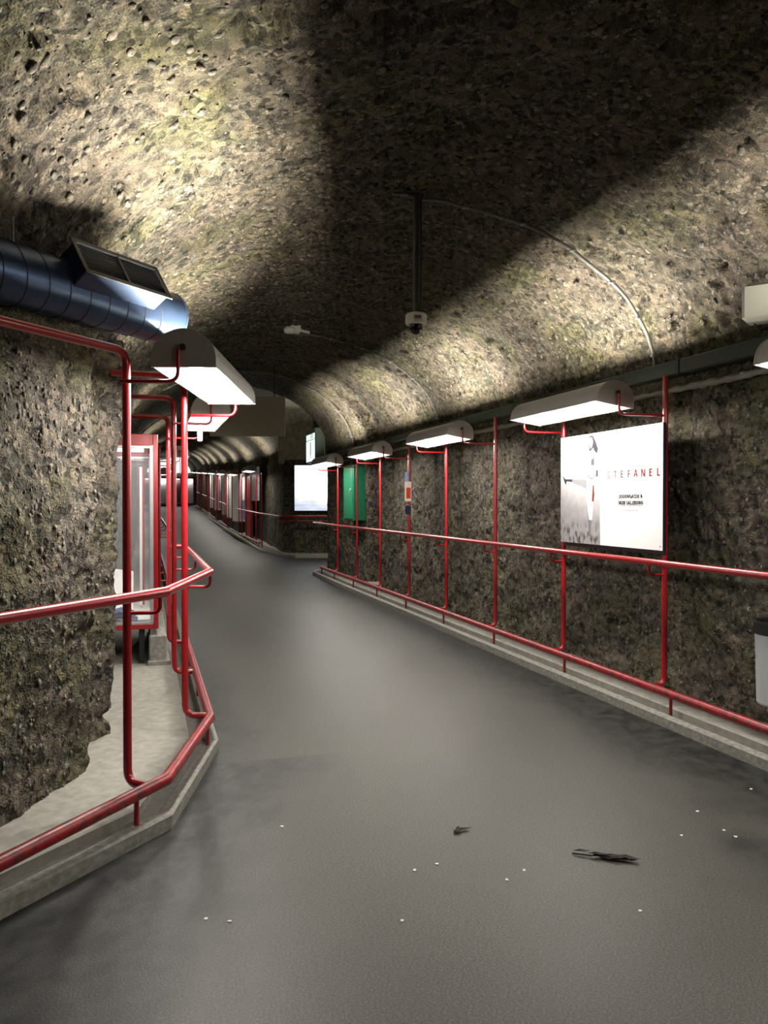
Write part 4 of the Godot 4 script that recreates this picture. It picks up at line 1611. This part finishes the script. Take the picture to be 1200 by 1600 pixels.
	piece("mullion", st, mat(Color(0.75, 0.42, 0.2), 0.5), o)
	var al := AreaLight3D.new()
	al.name = "light"
	al.area_size = Vector2(2.6, 0.8)
	al.position = Vector3(0, 0.4, 0.1)
	al.rotation.y = PI
	al.light_energy = 1.5
	al.area_range = 40.0
	al.shadow_enabled = true
	o.add_child(al)
	for k in 4:
		var d := thing("display_case", ["leftmost red display case on the far end wall", "second red display case on the far end wall", "third red display case on the far end wall", "rightmost red display case on the far end wall"][k], "showcase", T(FAR - 0.3, -1.4 + 0.93 * k, rise(FAR)), TURN, "display cases on the far end wall")
		st = mb()
		for x in [-0.38, 0.38]:
			bx(st, Vector3(x, 1.15, 0), Vector3(0.07, 1.9, 0.25), 0.005)
		for y in [0.2, 2.1]:
			bx(st, Vector3(0, y, 0), Vector3(0.83, 0.10, 0.25), 0.005)
		piece("frame", st, M.red, d)
		st = mb()
		bx(st, Vector3(0, 1.15, -0.08), Vector3(0.7, 1.85, 0.02), 0.0)
		piece("printed_panel", st, M.print_white if k % 2 == 1 else mat(Color(0.45, 0.3, 0.32), 0.5), d)
		st = mb()
		bx(st, Vector3(0, 2.0, 0.06), Vector3(0.6, 0.08, 0.08), 0.01)
		piece("lamp_strip", st, M.diffuser, d)
		var sl2 := AreaLight3D.new()
		sl2.name = "light"
		sl2.area_size = Vector2(0.6, 0.06)
		sl2.position = Vector3(0, 1.95, 0.06)
		sl2.rotation.x = -PI / 2
		sl2.light_energy = 0.4
		sl2.area_range = 20.0
		sl2.shadow_enabled = true
		d.add_child(sl2)


func stem_print() -> ImageTexture:
	var im := Image.create(256, 140, false, Image.FORMAT_RGB8)
	im.fill(Color(0.84, 0.82, 0.82))
	for k in 9:
		var x := rng.randf_range(90.0, 235.0)
		var top := rng.randf_range(10.0, 70.0)
		var pts := [Vector2(x, 138)]
		for j in 6:
			x += rng.randf_range(-7.0, 7.0)
			pts.append(Vector2(x, lerpf(138.0, top, (j + 1) / 6.0)))
		stroke(im, pts, 2.5, Color(0.30, 0.22, 0.24))
		fill_poly(im, [Vector2(x - 9, top), Vector2(x, top - 9), Vector2(x + 10, top - 2), Vector2(x + 2, top + 8)], Color(0.26, 0.18, 0.20))
	return ImageTexture.create_from_image(im)


func litter() -> void:
	# wet leaf litter
	for d in [["long dark wet leaf lying on the path at the right", XD(0.93, 3.36, 0.0), 0.24, 0.035, -0.2], ["small dark curled leaf on the middle of the path", XD(0.343, 3.63, 0.0), 0.055, 0.035, 0.7]]:
		var o := thing("fallen_leaf", d[0], "leaf", d[1], d[4])
		var st := mb()
		for k in (12 if d[2] > 0.1 else 4):
			var x: float = rng.randf_range(-0.4, 0.5) * d[2]
			var z: float = rng.randf_range(-0.3, 0.3) * d[3] + x * 0.1
			var a := rng.randf_range(-0.7, 0.7)
			var l := rng.randf_range(0.03, 0.055)
			var b := Basis(Vector3.UP, a)
			var w := l * 0.28
			st.set_smooth_group(-1)
			var lo := 0.003 + 0.001 * k
			var pts := [Vector3(-l, lo, 0), Vector3(-l * 0.3, lo + 0.006, -w), Vector3(l * 0.4, lo + 0.004, -w * 0.8), Vector3(l, lo + 0.007, 0), Vector3(l * 0.3, lo + 0.005, w), Vector3(-l * 0.4, lo + 0.007, w)]
			for j in range(1, 5):
				for q in [pts[0], pts[j], pts[j + 1]]:
					st.add_vertex(b * q + Vector3(x, 0, z))
		if d[2] > 0.1:
			tube(st, [Vector3(-0.55 * d[2], 0.006, -0.012), Vector3(-0.2 * d[2], 0.008, 0.0)], 0.003, 5)
		piece("blade", st, M.leaf, o)
	var spots := [[0.22, 3.307], [0.125, 3.25], [0.572, 3.25], [0.489, 3.167], [0.941, 2.925], [0.064, 2.854], [-0.472, 3.691], [-0.642, 2.867], [-0.554, 2.85], [1.58, 3.578], [1.525, 3.874], [1.342, 3.592], [1.558, 3.648], [1.924, 4.176]]
	for q in spots:
		var o := thing("paper_fleck", "tiny white scrap lying on the dark path", "scrap", XD(q[0], q[1], 0.0), rng.randf_range(0, 3), "white scraps scattered on the path")
		var st := mb()
		var poly := []
		for k in 7:
			var a := TAU * k / 7.0
			var r := rng.randf_range(0.006, 0.011)
			poly.append(Vector2(cos(a) * r, sin(a) * r * 0.8))
		var tmp := mb()
		plate(tmp, poly, 0.003)
		extrude(tmp, poly, -0.001, 0.003)
		st.append_from(done(tmp), 0, Transform3D(Basis(Vector3.RIGHT, -PI / 2), Vector3.ZERO))
		part("scrap", st.commit(), M.fleck, o)
